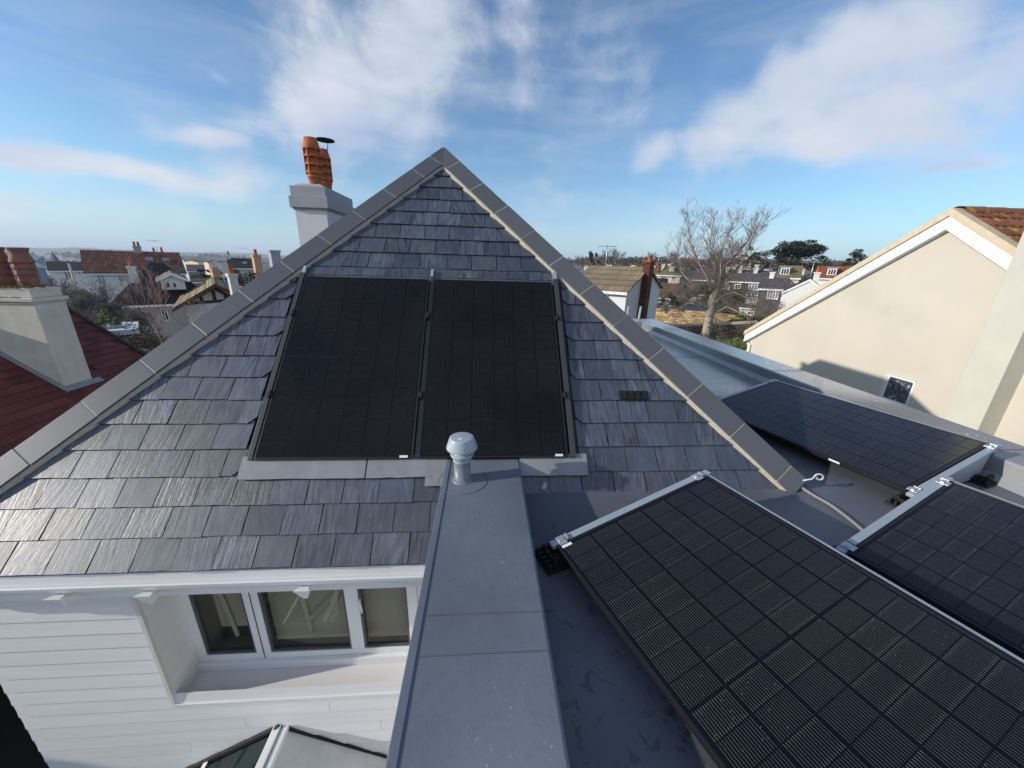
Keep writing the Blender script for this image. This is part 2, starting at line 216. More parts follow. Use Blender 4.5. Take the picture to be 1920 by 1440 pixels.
MT = dict(
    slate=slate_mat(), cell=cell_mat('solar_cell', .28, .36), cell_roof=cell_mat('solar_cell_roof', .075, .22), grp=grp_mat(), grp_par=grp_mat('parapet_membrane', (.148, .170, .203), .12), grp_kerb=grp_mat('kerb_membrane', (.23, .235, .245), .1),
    backsheet=pm('panel_black', (.005, .0055, .010), .3, .1, spec=.22),
    black_frame=pm('black_frame', (.012, .012, .013), .38, .1, spec=.4), frame_lip=pm('frame_lip', (.06, .058, .055), .35, .1, spec=.5, metal=.6),
    rubber=pm('black_rubber', (.012, .012, .012), .75, .2, 20, .002, 60),
    alu=pm('aluminium', (.62, .63, .64), .38, .08, 9, metal=.75), galv=pm('galvanised_steel', (.38, .43, .47), .5, .1, 3.5, .0002, 30, metal=.35, rvar=.1, spec=.4),
    hip=pm('hip_tile', (.080, .085, .093), .38, .06, 5, .0006, 120, rnd=.1, spec=1.0), mortar=pm('mortar', (.42, .38, .31), .85, .15, 25, .004, 60),
    lead=pm('lead', (.24, .25, .265), .45, .16, 5, .0015, 9, spec=.5, rvar=.1), white=pm('white_upvc', (.78, .79, .80), .32, .03, 3, spec=.5), gutterw=pm('white_gutter', (.74, .75, .76), .3, .06, 2.5, spec=.5, stretch=(.4, 3, 3), col2=(.56, .53, .46), thr=.60),
    board=pm('painted_board', (.72, .72, .72), .5, .07, 2.5, .0006, 40, stretch=(.3, 1, 6), rnd=.03), underlay=pm('roof_underlay', (.02, .02, .022), .9),
    cream=pm('cream_render', (.565, .52, .437), .85, .045, .9, .002, 40, spec=.25, col2=(.52, .485, .41), thr=.60), stackcream=pm('weathered_render', (.55, .53, .46), .85, .07, 1.6, .003, 22, spec=.2, col2=(.50, .47, .40), thr=.62),
    verge=pm('verge_mortar', (.60, .50, .36), .9, .12, 9, .004, 50), oldstack=pm('old_stack_render', (.60, .57, .49), .9, .14, 1.8, .004, 30, spec=.15, col2=(.42, .41, .37), thr=.60, coord='Generated', stretch=(1.5, 1.5, 3)),
    greyrender=pm('pale_grey_render', (.36, .37, .39), .8, .07, 4, .002, 60), whiterender=pm('white_render', (.68, .68, .69), .8, .05, 3, .001, 60),
    terracotta=pm('terracotta', (.44, .13, .045), .75, .3, 10, .001, 60, col2=(.20, .07, .035), thr=.56), terracotta_old=pm('old_terracotta', (.25, .11, .08), .75, .25, 6, .002, 40, col2=(.16, .085, .07), thr=.5),
    redtile=pm('red_plain_tile', (.125, .034, .030), .75, .22, 14, .003, 50, rnd=.3, spec=.3), browntile=pm('brown_tile', (.24, .10, .055), .85, .25, 9, .004, 60, rnd=.2, col2=(.42, .26, .05), thr=.56),
    moss=pm('moss', (.14, .11, .02), .95, .4, 8, .01, 60, col2=(.32, .17, .03), thr=.52), pvc=pm('grey_pvc', (.36, .42, .46), .35, .03, 8, spec=.5), pvcdark=pm('grey_pvc_pipe', (.17, .20, .24), .4, .05),
    glass=glass_mat('window_glass', (.86, .85, .80)), tealglass=glass_mat('teal_glass', (.28, .42, .42), .55, .04), darkglass=pm('dark_pane', (.02, .025, .03), .08, .2, spec=.8), skyglass=pm('sky_pane', (.18, .22, .27), .1, .3, 2.5, spec=.8),
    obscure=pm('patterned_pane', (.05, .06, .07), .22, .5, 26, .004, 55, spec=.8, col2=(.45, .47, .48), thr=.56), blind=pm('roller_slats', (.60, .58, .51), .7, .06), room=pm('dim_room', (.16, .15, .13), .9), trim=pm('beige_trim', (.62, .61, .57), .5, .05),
    bark=pm('bark', (.33, .29, .23), .9, .25, 3, .01, 14), twig=pm('twig', (.20, .145, .12), .9, .2, 2), pinktwig=pm('birch_twig', (.30, .20, .17), .9, .2, 2), greytwig=pm('grey_twig', (.16, .145, .13), .9, .25, 2),
    leaf=pm('evergreen_leaf', (.035, .055, .018), .7, .5, .8), leafdark=pm('dark_leaf', (.022, .032, .014), .75, .5, .6), leafyellow=pm('yellow_green_leaf', (.12, .15, .03), .7, .4, .8), ivy=pm('ivy', (.10, .10, .035), .7, .4, .8), scrub=pm('scrub_twig', (.095, .075, .052), .95, .4, .5),
    grass=pm('field', (.075, .095, .035), .95, .35, .02, col2=(.09, .075, .045), thr=.5), hillm=pm('far_hill', (.06, .075, .06), 1, .5, .012, col2=(.12, .15, .06), thr=.52), soil=pm('garden_soil', (.05, .045, .03), .95, .35, .3, col2=(.05, .07, .02), thr=.5), asphalt=pm('asphalt', (.035, .035, .037), .9, .2, 3),
    sea=pm('sea', (.10, .15, .19), .25, .1, .01, .05, .2), beam=pm('brown_beam', (.09, .035, .02), .7), brick=course_mat('brick', (.34, .11, .045), .075, .225, .25), brickdark=course_mat('brick_brown', (.13, .045, .03), .075, .225, .2),
    tan=course_mat('tan_roof', (.30, .235, .15), .3, .16, .12, col2=(.33, .25, .15)), brownroof=course_mat('brown_roof', (.165, .075, .045), .30, .28, .25, col2=(.20, .085, .06)), greyroof=course_mat('slate_far', (.115, .105, .105), .22, .30, .2), darkroof=course_mat('dark_roof', (.028, .028, .03), .25, .3, .2),
    orangeroof=course_mat('orange_roof', (.32, .105, .05), .28, .25, .2), mossroof=course_mat('moss_roof', (.22, .19, .10), .28, .28, .2), duskroof=course_mat('dusk_roof', (.14, .09, .06), .28, .28, .2),
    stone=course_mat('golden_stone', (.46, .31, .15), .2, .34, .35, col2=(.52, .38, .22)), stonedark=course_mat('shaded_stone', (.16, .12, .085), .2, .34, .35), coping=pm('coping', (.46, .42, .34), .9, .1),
    housewhite=pm('house_white', (.70, .70, .68), .8, .05, .8), housecream=pm('house_cream', (.62, .54, .40), .8, .06, .8), housegrey=pm('house_grey', (.36, .36, .38), .8, .1, .8), houseblue=pm('house_blue', (.22, .30, .36), .8, .05), houseorange=pm('house_orange', (.58, .33, .18), .85, .08, 1), spirem=pm('spire_slate', (.07, .10, .13), .8),
)

# ------------------------------------------------------------ mesh helpers
class MB:
    def __init__(s): s.v = []; s.f = []; s.sm = []
    def add(s, vs, fs, smooth=False):
        o = len(s.v); s.v += [tuple(v) for v in vs]; s.f += [tuple(i+o for i in f) for f in fs]; s.sm += [smooth]*len(fs); return s
    def box(s, x0, x1, y0, y1, z0, z1, M=None):
        vs = [Vector((x, y, z)) for z in (z0, z1) for y in (y0, y1) for x in (x0, x1)]
        if M: vs = [M @ v for v in vs]
        return s.add(vs, [(0, 2, 3, 1), (4, 5, 7, 6), (0, 1, 5, 4), (2, 6, 7, 3), (0, 4, 6, 2), (1, 3, 7, 5)])
    def prism(s, poly, off):
        n = len(poly); off = Vector(off); vs = [Vector(p) for p in poly] + [Vector(p)+off for p in poly]
        return s.add(vs, [tuple(range(n))[::-1], tuple(range(n, 2*n))] + [(i, (i+1) % n, n+(i+1) % n, n+i) for i in range(n)])
    def tube(s, pts, rad, n=6, cap=True):
        pts = [Vector(p) for p in pts]; rad = rad if isinstance(rad, (list, tuple)) else [rad]*len(pts); vs = []; fs = []
        d0 = (pts[1]-pts[0]).normalized(); up = Vector((0, 0, 1)) if abs(d0.z) < .9 else Vector((1, 0, 0)); a = d0.cross(up).normalized()
        for i, p in enumerate(pts):
            d = (pts[min(i+1, len(pts)-1)]-pts[max(i-1, 0)]).normalized(); a = (a - d*a.dot(d))
            a = a.normalized() if a.length > 1e-6 else d.orthogonal().normalized(); b = d.cross(a)
            for k in range(n): th = 2*math.pi*k/n; vs.append(p + (a*math.cos(th)+b*math.sin(th))*rad[i])
        for i in range(len(pts)-1):
            for k in range(n): fs.append((i*n+k, i*n+(k+1) % n, (i+1)*n+(k+1) % n, (i+1)*n+k))
        if cap: fs += [tuple(range(n))[::-1], tuple(range((len(pts)-1)*n, len(pts)*n))]
        return s.add(vs, fs, n > 4)
    def lathe(s, prof, n=32, c=(0, 0, 0)):
        vs = []; fs = []
        for r, z in prof:
            for k in range(n): th = 2*math.pi*k/n; vs.append((c[0]+r*math.cos(th), c[1]+r*math.sin(th), c[2]+z))
        for i in range(len(prof)-1):
            for k in range(n): fs.append((i*n+k, i*n+(k+1) % n, (i+1)*n+(k+1) % n, (i+1)*n+k))
        return s.add(vs, fs, True)
    def mesh(s, name, fix=True):
        me = bpy.data.meshes.new(name); me.from_pydata(s.v, [], s.f); me.polygons.foreach_set('use_smooth', s.sm)
        if fix:
            b = bmesh.new(); b.from_mesh(me); bmesh.ops.recalc_face_normals(b, faces=b.faces); b.to_mesh(me); b.free()
        return me
    def build(s, name, mt, parent=None, bevel=0, loc=None, mw=None, fix=True):
        me = s.mesh(name, fix); me.materials.append(mt if not isinstance(mt, str) else MT[mt])
        o = bpy.data.objects.new(name, me); C.objects.link(o)
        if parent: o.parent = parent
        if mw is not None: o.matrix_local = mw
        elif loc is not None: o.location = loc
        if bevel:
            md = o.modifiers.new('bevel', 'BEVEL'); md.width = bevel; md.segments = 2; md.limit_method = 'ANGLE'; md.angle_limit = R(50)
            for p in me.polygons: p.use_smooth = False
        return o
def inst(name, me, parent, mw):
    o = bpy.data.objects.new(name, me); C.objects.link(o); o.parent = parent; o.matrix_local = mw; return o
def tag(o, label, cat, group=None):
    o['label'] = label; o['category'] = cat
    if group: o['group'] = group
    return o
def thing(name, label, cat, loc=(0, 0, 0), rz=0, group=None):
    o = bpy.data.objects.new(name, None); C.objects.link(o); o.location = loc; o.rotation_euler = (0, 0, rz); o.empty_display_size = .2
    return tag(o, label, cat, group)
def struct(o): o['kind'] = 'structure'; return o
def shift(o, v):   # move a root whose parts were modelled in world coordinates so its origin is its base
    v = Vector(v); o.location = v
    for c in o.children: c.location = c.location - v
def frame(ax, ay, az, o): return Matrix(((ax.x, ay.x, az.x, o.x), (ax.y, ay.y, az.y, o.y), (ax.z, ay.z, az.z, o.z), (0, 0, 0, 1)))
def clip(poly, a, b, c):   # keep a*x+b*y<=c
    out = []
    for i in range(len(poly)):
        p, q = poly[i], poly[(i+1) % len(poly)]; dp = a*p[0]+b*p[1]-c; dq = a*q[0]+b*q[1]-c
        if dp <= 0: out.append(p)
        if (dp < 0 < dq) or (dq < 0 < dp): t = dp/(dp-dq); out.append((p[0]+(q[0]-p[0])*t, p[1]+(q[1]-p[1])*t))
    return out
def area(p): return abs(sum(p[i][0]*p[(i+1) % len(p)][1]-p[(i+1) % len(p)][0]*p[i][1] for i in range(len(p))))/2

GZ = -7.4
# ------------------------------------------------------------ ground, sea, far land
def ground_z(x, y):
    r = math.hypot(x, y); az = math.degrees(math.atan2(x, y))
    base = GZ
    right = max(0, min(1, (az-2)/14)); far = max(0, min(1, (r-45)/170))
    up = right*(far**1.2)*9.3
    left = max(0, min(1, (6-az)/16)); down = -left*36*(max(0, min(1, (r-70)/800))**.9)
    return base+up+down+.25*math.sin(x*.21)*math.cos(y*.17)*min(1, r/60)
g = MB(); rings = [0, 12, 18, 25, 32, 40, 50, 62, 78, 95, 115, 140, 170, 210, 260, 330, 430, 560, 740, 960, 1050]; na = 96
vs = []
for r in rings:
    for k in range(na):
        a = 2*math.pi*k/na; x, y = r*math.sin(a), r*math.cos(a); vs.append((x, y, ground_z(x, y)))
fs = [(i*na+k, i*na+(k+1) % na, (i+1)*na+(k+1) % na, (i+1)*na+k) for i in range(len(rings)-1) for k in range(na)]
g.add(vs, fs, True); struct(g.build('ground', 'soil'))
struct(MB().add([(-9000, -9000, -43.5), (9000, -9000, -43.5), (9000, 9000, -43.5), (-9000, 9000, -43.5)], [(0, 1, 2, 3)]).build('sea', 'sea'))
def land(name, az0, az1, r0, r1, hfun, mt, n=90, m_=7):
    vs = []; fs = []
    for i in range(n+1):
        a = R(az0+(az1-az0)*i/n)
        for j in range(m_+1):
            t = j/m_; r = r0+(r1-r0)*t; vs.append((r*math.sin(a), r*math.cos(a), -44+hfun(math.degrees(a), t)))
    for i in range(n):
        for j in range(m_): p = i*(m_+1)+j; fs.append((p, p+1, p+m_+2, p+m_+1))
    return struct(MB().add(vs, fs, True).build(name, mt))
hn = lambda a: 3*math.sin(a*.55)+2*math.sin(a*1.7+1)+1.0*math.sin(a*4.1+2)+.7*math.sin(a*9)
land('far_coast', -75, -20, 2300, 3300, lambda a, t: (52+hn(a))*min(1, t*2.4)**.8, 'hillm')
land('hills', -40, 12, 950, 1500, lambda a, t: (34+hn(a*1.3)+min(7, max(0, (a+34))*.5))*min(1, t*1.5)**.7*(min(1, max(0, (a+39)/4))), 'hillm')
land('hillside', 0, 80, 330, 900, lambda a, t: 44+7*min(1, (a)/12)*min(1, t*2.2)+hn(a*1.5)*.45*t, 'hillm')

# ------------------------------------------------------------ main house with the slate hip roof
EY, EZ, PA = 2.02, -1.95, R(45.76)
ca, sa = math.cos(PA), math.sin(PA)
AX, KH, AS = -.51, .761, 4.45      # hip apex x, half-width per metre of slope, slope length to apex
xa = Vector((1, 0, 0)); sv = Vector((0, ca, sa)); nv = Vector((0, -sa, ca))
def RP(x, s, n=0.): return Vector((x, EY, EZ)) + sv*s + nv*n
house = thing('slate_roof_house', 'house with grey slate hip roof, white boarded wall and two black solar panels on it', 'house')
hw = lambda s: (AS-s)*KH
ridge_y = EY+AS*ca
# roof body (under the slates) and the other slopes
apx = RP(AX, AS, -.012); ap2 = apx+Vector((0, 1.75, 0))
xl0, xr0 = AX-hw(0), AX+hw(0); FZ = -1.62
lb = Vector((xl0, ap2.y+3.2, EZ)); rb = Vector((xr0, ap2.y+3.2, EZ)); lf = RP(xl0, 0, -.012); rf = RP(xr0, 0, -.012)
MB().add([lf, rf, apx, ap2, lb, rb], [(0, 1, 2), (0, 2, 3, 4), (1, 5, 3, 2), (4, 3, 5)]).build('roof_underlay', 'underlay', house)
sl = MB()
for (a, b, c_, d) in ((lf, apx, ap2, lb), (rf, apx, ap2, rb)):
    off = (b-a).cross(c_-a).normalized()*.02
    if off.z < 0: off = -off
    sl.add([p+off for p in (a, b, c_, d)], [(0, 1, 2, 3)])
sl.add([p+Vector((0, .02, .02)) for p in (lb, ap2, rb)], [(0, 1, 2)]); sl.build('side_slope', 'greyroof', house)
# tray zone of the roof panels
PX0, PGAP, PWd, PH = -1.66985, .038, 1.134, 1.722
p_s0 = ((2.47189-EY)*ca + (-1.40152-EZ)*sa); p_n = -(2.47189-EY)*sa+(-1.40152-EZ)*ca
TX0, TX1, TS0, TS1 = PX0-.075, PX0+2*PWd+PGAP+.09, p_s0-.0, p_s0+PH+.05
SW, SG = .25, .2
def slate(poly, s0, lift=.016, bottom_rough=True):
    """one slate: polygon in (x,s); lower edge proud of the roof, edges slightly ragged"""
    if len(poly) < 3 or area(poly) < .0012: return
    smin = min(p[1] for p in poly); cx = sum(p[0] for p in poly)/len(poly)
    pts = []
    for i in range(len(poly)):
        p, q = poly[i], poly[(i+1) % len(poly)]; pts.append(p)
        if abs(p[1]-q[1]) < 1e-4 and abs(p[1]-smin) < 1e-3 and bottom_rough:
            k = 7
            for j in range(1, k): t = j/k; pts.append((p[0]+(q[0]-p[0])*t, p[1]+random.uniform(-.0012, .0022)))
        elif abs(p[0]-q[0]) < 1e-4:
            for j in range(1, 4): t = j/4; pts.append((p[0]+random.uniform(-.0015, .0015), p[1]+(q[1]-p[1])*t))
    l = lift+random.uniform(-.002, .003); th = .0065; n = len(pts); sk = random.uniform(-.002, .002)
    def nn_(x, s): return l*(1-(s-smin)/.26)+sk*(x-cx)*6
    top = [Vector((x-cx, s-smin, nn_(x, s))) for x, s in pts]
    vs = top+[v-Vector((0, 0, th)) for v in top]
    fs = [tuple(range(n)), tuple(range(n, 2*n))[::-1]]+[(i, n+i, n+(i+1) % n, (i+1) % n) for i in range(n)]
    MB().add(vs, fs).build('slate', 'slate', house, mw=frame(xa, sv, nv, RP(cx, smin)))
nrow = int(AS/SG)
BXL, BXR, BZ = -.285, .262, -1.43      # parapet box
for k in range(nrow+1):
    s0, s1 = k*SG, k*SG+.232
    off = -2.265 + (SW/2 if k % 2 else 0) + random.uniform(-.006, .006)
    h = hw(s0)
    j0 = math.floor((AX-h-off)/SW); j1 = math.ceil((AX+h-off)/SW)
    for j in range(j0, j1):
        g_ = random.uniform(.0018, .0042)
        x0, x1 = off+j*SW+g_, off+(j+1)*SW-g_
        ds = random.uniform(-.003, .003)
        poly = [(x0, s0+ds), (x1, s0+ds), (x1, s1), (x0, s1)]
        poly = clip(poly, -1, KH, -(AX-AS*KH)); poly = clip(poly, 1, -(-KH), AX+AS*KH)
        # flat roof and parapet hide everything lower on the right
        if x0 >= BXL-.02 and s1 < .50: continue
        if x0 > BXR and s0 < .38: poly = clip(poly, 0, -1, -.50)
        if BXL < x0 and x1 < BXR and s0 < .7: continue
        cs = TS0-.13        # slates stop under the lead apron
        if s1 > TS0-.02 and s0 < TS1 and x1 > TX0 and x0 < TX1:
            if s0 >= TS1-.12:   # cut course above the panels
                poly = clip(poly, 0, -1, -(TS1+.01)); slate(poly, s0); continue
            for side in (0, 1):
                if side == 0 and x0 < TX0:
                    q = clip(poly, 1, 0, TX0-.012)
                    if area(q) < .004: continue
                    c = .06; q = clip(q, 1, -1, TX0-.012-s0-c+.0) if min(x for x, y in q) < TX0-.07 else q
                    slate(q, s0)
                if side == 1 and x1 > TX1:
                    q = clip(poly, -1, 0, -(TX1+.012))
                    if area(q) < .004: continue
                    c = .05; q = clip(q, -1, -1, -(TX1+.012)-s0-c) if max(x for x, y in q) > TX1+.07 else q
                    slate(q, s0)
            if s0 < cs+.1: 
                q = clip(clip(clip(poly, 0, 1, TS0-.02), -1, 0, -(TX0-.012)), 1, 0, TX1+.012); slate(q, s0)
            continue
        slate(poly, s0)
# narrow cut strip course right above the panels
for j in range(11):
    x0 = TX0+.09+j*.232; x1 = min(x0+.228, TX1-.05)
    if x1-x0 < .05: continue
    if abs((x0+x1)/2-(PX0+PWd+PGAP/2)) < .03: continue
    slate([(x0, TS1-.0), (x1, TS1-.0), (x1, TS1+.10), (x0, TS1+.10)], TS1, .024)
# hip cap tiles with mortar
def hip_line(side):
    d = (RP(AX, AS)-RP(AX+side*hw(0), 0)).normalized(); return d
for side in (-1, 1):
    foot_s = 0 if side < 0 else .50
    pf = RP(AX+side*(hw(foot_s)), foot_s, .05); pt = RP(AX, AS, .05); d = (pt-pf).normalized(); Lh = (pt-pf).length
    inw = (nv.cross(d)); inw = inw if inw.x*side < 0 else -inw           # toward the inside of our slope
    # neighbour slope
    n2v = Vector((side*sa, 0, ca)); in2 = n2v.cross(d); in2 = in2 if in2.y > 0 else -in2
    t = 0.; k = 0; ln = .45
    ridge = (nv+n2v).normalized()
    cuts = [Lh]
    first = .30
    a = Lh; cuts = [Lh, Lh-.24 if side < 0 else Lh-.32]
    if side < 0: cuts.append(cuts[-1]-.30)
    while cuts[-1] > 0: cuts.append(cuts[-1]-ln)
    for i in range(len(cuts)-1):
        t1, t0 = cuts[i]-.004, max(cuts[i+1]+.004, 0)
        if t1-t0 < .04: continue
        lift = random.uniform(-.002, .003); w = .178
        o = pf+d*t0+ridge*lift; ln_ = t1-t0
        def w2(u, v, h): return d*u + (inw*v if v >= 0 else in2*(-v)) + ridge*h
        prof = [(w, .0), (0, .018), (-w, .0)]
        up = [w2(0, v, h)+(nv if v > 0 else n2v if v < 0 else ridge)*.0 for v, h in prof]; dn = [p-(nv if i_ == 0 else n2v if i_ == 2 else ridge)*.016 for i_, p in enumerate(up)]
        ring = [up[0], up[1], up[2], dn[2], dn[1], dn[0]]
        v0 = list(ring); v1 = [p+d*ln_ for p in ring]
        if i == 0:   # mitre at the apex
            v1 = [p+d*(ln_-(.178*.62 if j in (0, 5) else 0)) for j, p in enumerate(ring)]
        MB().add(v0+v1, [(0, 1, 2, 3, 4, 5), (6, 7, 8, 9, 10, 11)]+[(j, (j+1) % 6, 6+(j+1) % 6, 6+j) for j in range(6)]).build('hip_tile', 'hip', house, .003, loc=o)
    # joint mortar: a continuous core a hair under the tile faces
    core = MB(); ww = .174
    rg = [inw*ww-nv*.0025, ridge*.0145, in2*ww-n2v*.0025, in2*ww-n2v*.05, inw*ww-nv*.05]
    m0 = [pf+p for p in rg]; m1 = [pt-d*(.10 if j in (0, 4) else 0)+p for j, p in enumerate(rg)]
    core.add(m0+m1, [(0, 1, 2, 3, 4), (5, 6, 7, 8, 9)]+[(j, (j+1) % 5, 5+(j+1) % 5, 5+j) for j in range(5)])
    # bedding fillet along the inner edge, uneven
    nf = 60; vs = []
    for i in range(nf+1):
        q = pf+(pt-d*.16-pf)*(i/nf); e = random.uniform(-.004, .006)
        base = q+inw*(ww)-nv*.016; vs += [base, q+inw*(ww+.016+e)-nv*(.030), q+inw*(ww+.03+e)-nv*.052, q+inw*(ww)-nv*.052]
    core.add(vs, [(i*4+j, i*4+(j+1) % 4, i*4+4+(j+1) % 4, i*4+4+j) for i in range(nf) for j in range(4)]); core.build('mortar', 'mortar', house)
# lead apron below the panels, side and top flashings
ap = MB(); la, lb_ = TS0-.135, TS0+.03
for a, b in ((TX0-.02, -.88), (-.87, BXL+.0), (BXR, TX1+.06)):
    nseg = 10; vs = []
    for i in range(nseg+1):
        x = a+(b-a)*i/nseg; w = random.uniform(0, .002)
        xb = x
        vs += [RP(xb, la+random.uniform(-.003, .003), .024+w), RP(x, lb_, .030)]
    fs = [(i*2, i*2+2, i*2+3, i*2+1) for i in range(nseg)]
    apo = MB().add(vs, fs).build('lead_apron', 'lead', house); md = apo.modifiers.new('s', 'SOLIDIFY'); md.thickness = .004
MB().prism([RP(-.44, la-.065, .029), RP(BXL, la-.065, .029), RP(BXL, la, .029), RP(-.44, la, .029)], nv*.003).build('lead_patch', 'lead', house)
tr = MB()
tr.prism([RP(TX0+.01, TS0, .004), RP(TX1-.01, TS0, .004), RP(TX1-.01, TS1, .004), RP(TX0+.01, TS1, .004)], nv*.003)
for x in (TX0, PX0+PWd+PGAP/2-.01, TX1-.02): tr.prism([RP(x, TS0, .008), RP(x+.02, TS0, .008), RP(x+.02, TS1, .008), RP(x, TS1, .008)], nv*.012)
tr.build('panel_tray', 'black_frame', house)
MB().prism([RP(TX0+.04, TS1-.045, .012), RP(TX1-.04, TS1-.045, .012), RP(TX1-.04, TS1+.01, .016), RP(TX0+.04, TS1+.01, .016)], nv*.003).build('top_flashing', pm('grey_flashing', (.10, .11, .13), .5), house)
rail_m = pm('dark_rail', (.075, .078, .085), .4, .08, metal=.5)
for x, w in ((PX0-.052, .036), (PX0+PWd+.004, .03), (PX0+2*PWd+PGAP+.02, .045)):
    MB().prism([RP(x, TS0, .02), RP(x+w, TS0, .02), RP(x+w, TS1-.0, .02), RP(x, TS1-.0, .02)], nv*(p_n-.026 if w != .03 else p_n-.045)).build('side_rail', rail_m, house, .002)
    MB().prism([RP(x+.004, TS1-.005, .02), RP(x+w-.002, TS1-.005, .02), RP(x+w-.002, TS1+.085, .02), RP(x+.004, TS1+.085, .02)], nv*.03).build('rail_end', 'alu', house, .003)
# slate vent tile with slots
vt = MB(); vx0, vx1, vs0, vs1 = 1.135, 1.385, 1.20, 1.285
vt.prism([RP(vx0, vs0, .018), RP(vx1, vs0, .018), RP(vx1, vs1, .016), RP(vx0, vs1, .016)], nv*.012)
vto = vt.build('slate_vent', 'rubber', house, .003)
vb = MB()
for i in range(4): vb.prism([RP(vx0+.012+i*.06, vs0+.008, .031), RP(vx0+.058+i*.06, vs0+.008, .031), RP(vx0+.058+i*.06, vs1-.01, .031), RP(vx0+.012+i*.06, vs1-.01, .031)], nv*.004)
vb.build('vent_slot', 'black_frame', vto)
# scrolled hip iron at the foot of the right hip
foot = RP(AX+hw(.5), .5, .05)
hi = [foot+Vector((-.05, 0, .0)), foot+Vector((.03, -.02, .03))]
for i in range(13):
    th = R(150-i*28); rr = .030-.0012*i; hi.append(foot+Vector((.075+rr*math.cos(th), -.028-.01*math.cos(th), .05+rr*math.sin(th))))
MB().tube(hi, .006, 8).build('hip_iron', pm('pale_iron', (.55, .57, .62), .5), house)

# gutter, fascia, wall, window
GX0 = xl0-.02; GX1 = BXL-.06
gp = [(1.990, -1.958), (1.985, -2.03), (1.925, -2.045), (1.905, -2.02), (1.898, -1.99), (1.880, -1.985), (1.872, -1.955), (1.880, -1.945), (1.888, -1.955), (1.9, -1.975), (1.915, -2.00), (1.975, -2.015), (1.98, -1.955)]
gp = [(y+.055, z-.02) for y, z in gp]
MB().prism([(GX0, y, z) for y, z in gp], (GX1-GX0, 0, 0)).build('gutter', 'gutterw', house)
MB().box(GX0, GX1, 2.046, 2.066, -2.18, -1.975).build('fascia', 'white', house)
MB().box(GX0, GX1, 2.067, 2.24, -2.20, -2.188).build('soffit', 'white', house)
for px in (75, 605, 1145):
    x = {75: -2.66, 605: -2.14, 1145: -1.18}[px]
    MB().add([(x-.05, 1.915, -2.045), (x+.05, 1.915, -2.045), (x+.012, 1.955, -2.15), (x-.012, 1.955, -2.15), (x-.02, 1.985, -2.06), (x+.02, 1.985, -2.06), (x+.012, 2.04, -2.13), (x-.012, 2.04, -2.13)],
             [(0, 1, 2, 3), (4, 5, 6, 7), (0, 1, 5, 4), (1, 2, 6, 5), (2, 3, 7, 6), (3, 0, 4, 7)]).build('gutter_bracket', 'gutterw', house)
WY = 2.2; WXL = -3.66; RXL, RXR, SILZ = -2.48, -.40, -3.455
zt = -2.25; k = 0
zb_ = -2.39
while zb_ > -6.2:
    z0, z1 = zb_, zb_+.155
    segs = [(WXL, RXL-.03), (RXR, .1)] if zb_ > SILZ-.10 else [(WXL, .1)]
    if k > 7: jn = (-2.5, -1.3, -2.0, -.9)[k % 4]; segs = [(WXL, jn), (jn+.003, .1)]
    for x0, x1 in segs:
        e = .001 if x0 == WXL else 0
        MB().add([(x0+e, WY-.017, z0), (x1, WY-.017, z0), (x1, WY-.002, z1), (x0+e, WY-.002, z1), (x0+e, WY+.006, z0), (x1, WY+.006, z0), (x1, WY+.006, z1), (x0+e, WY+.006, z1)],
                 [(0, 1, 2, 3), (4, 7, 6, 5), (0, 4, 5, 1), (3, 2, 6, 7), (0, 3, 7, 4), (1, 5, 6, 2)]).build('weatherboard', 'board', house)
    zb_ -= .1405; k += 1
wall = MB()
wall.box(WXL+.03, RXL-.012, WY+.007, 2.9, GZ, -2.2); wall.box(RXL-.012, .1, WY+.007, 2.9, GZ, SILZ-.02); wall.box(WXL+.03, .1, 2.75, 9.8, GZ, -2.2)
wall.build('wall', 'board', house)
MB().box(WXL-.012, WXL+.022, WY-.004, WY+.05, GZ, -2.2).build('corner_trim', 'trim', house)
MB().box(RXL-.03, RXL+.0, WY-.022, WY+.006, SILZ-.03, -2.2).build('corner_trim', 'trim', house)
MB().box(RXL-.011, RXL+.006, WY+.007, 2.50, SILZ, -2.2).build('window_jamb', 'board', house)
MB().box(RXR, RXR+.018, WY+.007, 2.50, SILZ, -2.2).build('window_jamb', 'board', house)
MB().box(RXL-.03, RXR+.04, WY-.024, 2.44, SILZ-.028, SILZ).build('window_sill', 'board', house, .003)
win = MB(); wy0, wy1 = 2.46, 2.53
win.box(RXL+.006, RXR, 2.425, 2.47, SILZ+.001, SILZ+.082)
fb, ft = SILZ+.084, -2.2
win.box(RXL+.006, RXR, wy0, wy1, fb, fb+.062)
for x0, x1 in ((RXL+.006, -2.40), (-1.985+.0, -1.865), (-1.175, -1.065), (-.66, -.575)): win.box(x0, x1, wy0+.001, wy1-.001, fb+.063, ft)
win.box(-.574, RXR, 2.475, 2.5, fb+.063, ft)
wf = win.build('window', 'white', house, .004)
bd = MB()
for x0, x1 in ((-2.40, -1.985), (-1.865, -1.175), (-1.065, -.66)):
    for a, b in ((x0, x0+.016), (x1-.016, x1)): bd.box(a, b, wy0+.008, wy1-.015, fb+.08, ft)
    bd.box(x0, x1, wy0+.008, wy1-.015, fb+.063, fb+.079)
bd.build('glazing_bead', pm('grey_bead', (.10, .11, .12), .5), wf)
MB().box(-1.927, -1.921, wy0-.003, wy0+.01, fb+.01, ft).build('sash_gap', 'frame_lip', wf)
for x0, x1 in ((-2.384, -2.0), (-1.849, -1.191), (-1.049, -.676)):
    MB().box(x0, x1, wy0+.028, wy0+.034, fb+.08, ft).build('pane', 'glass', wf)
MB().tube([(-1.045, wy0-.01, -2.72), (-1.04, wy0-.035, -2.74), (-1.035, wy0-.035, -2.80), (-1.04, wy0-.02, -2.86)], .009, 8).build('handle', 'white', wf)
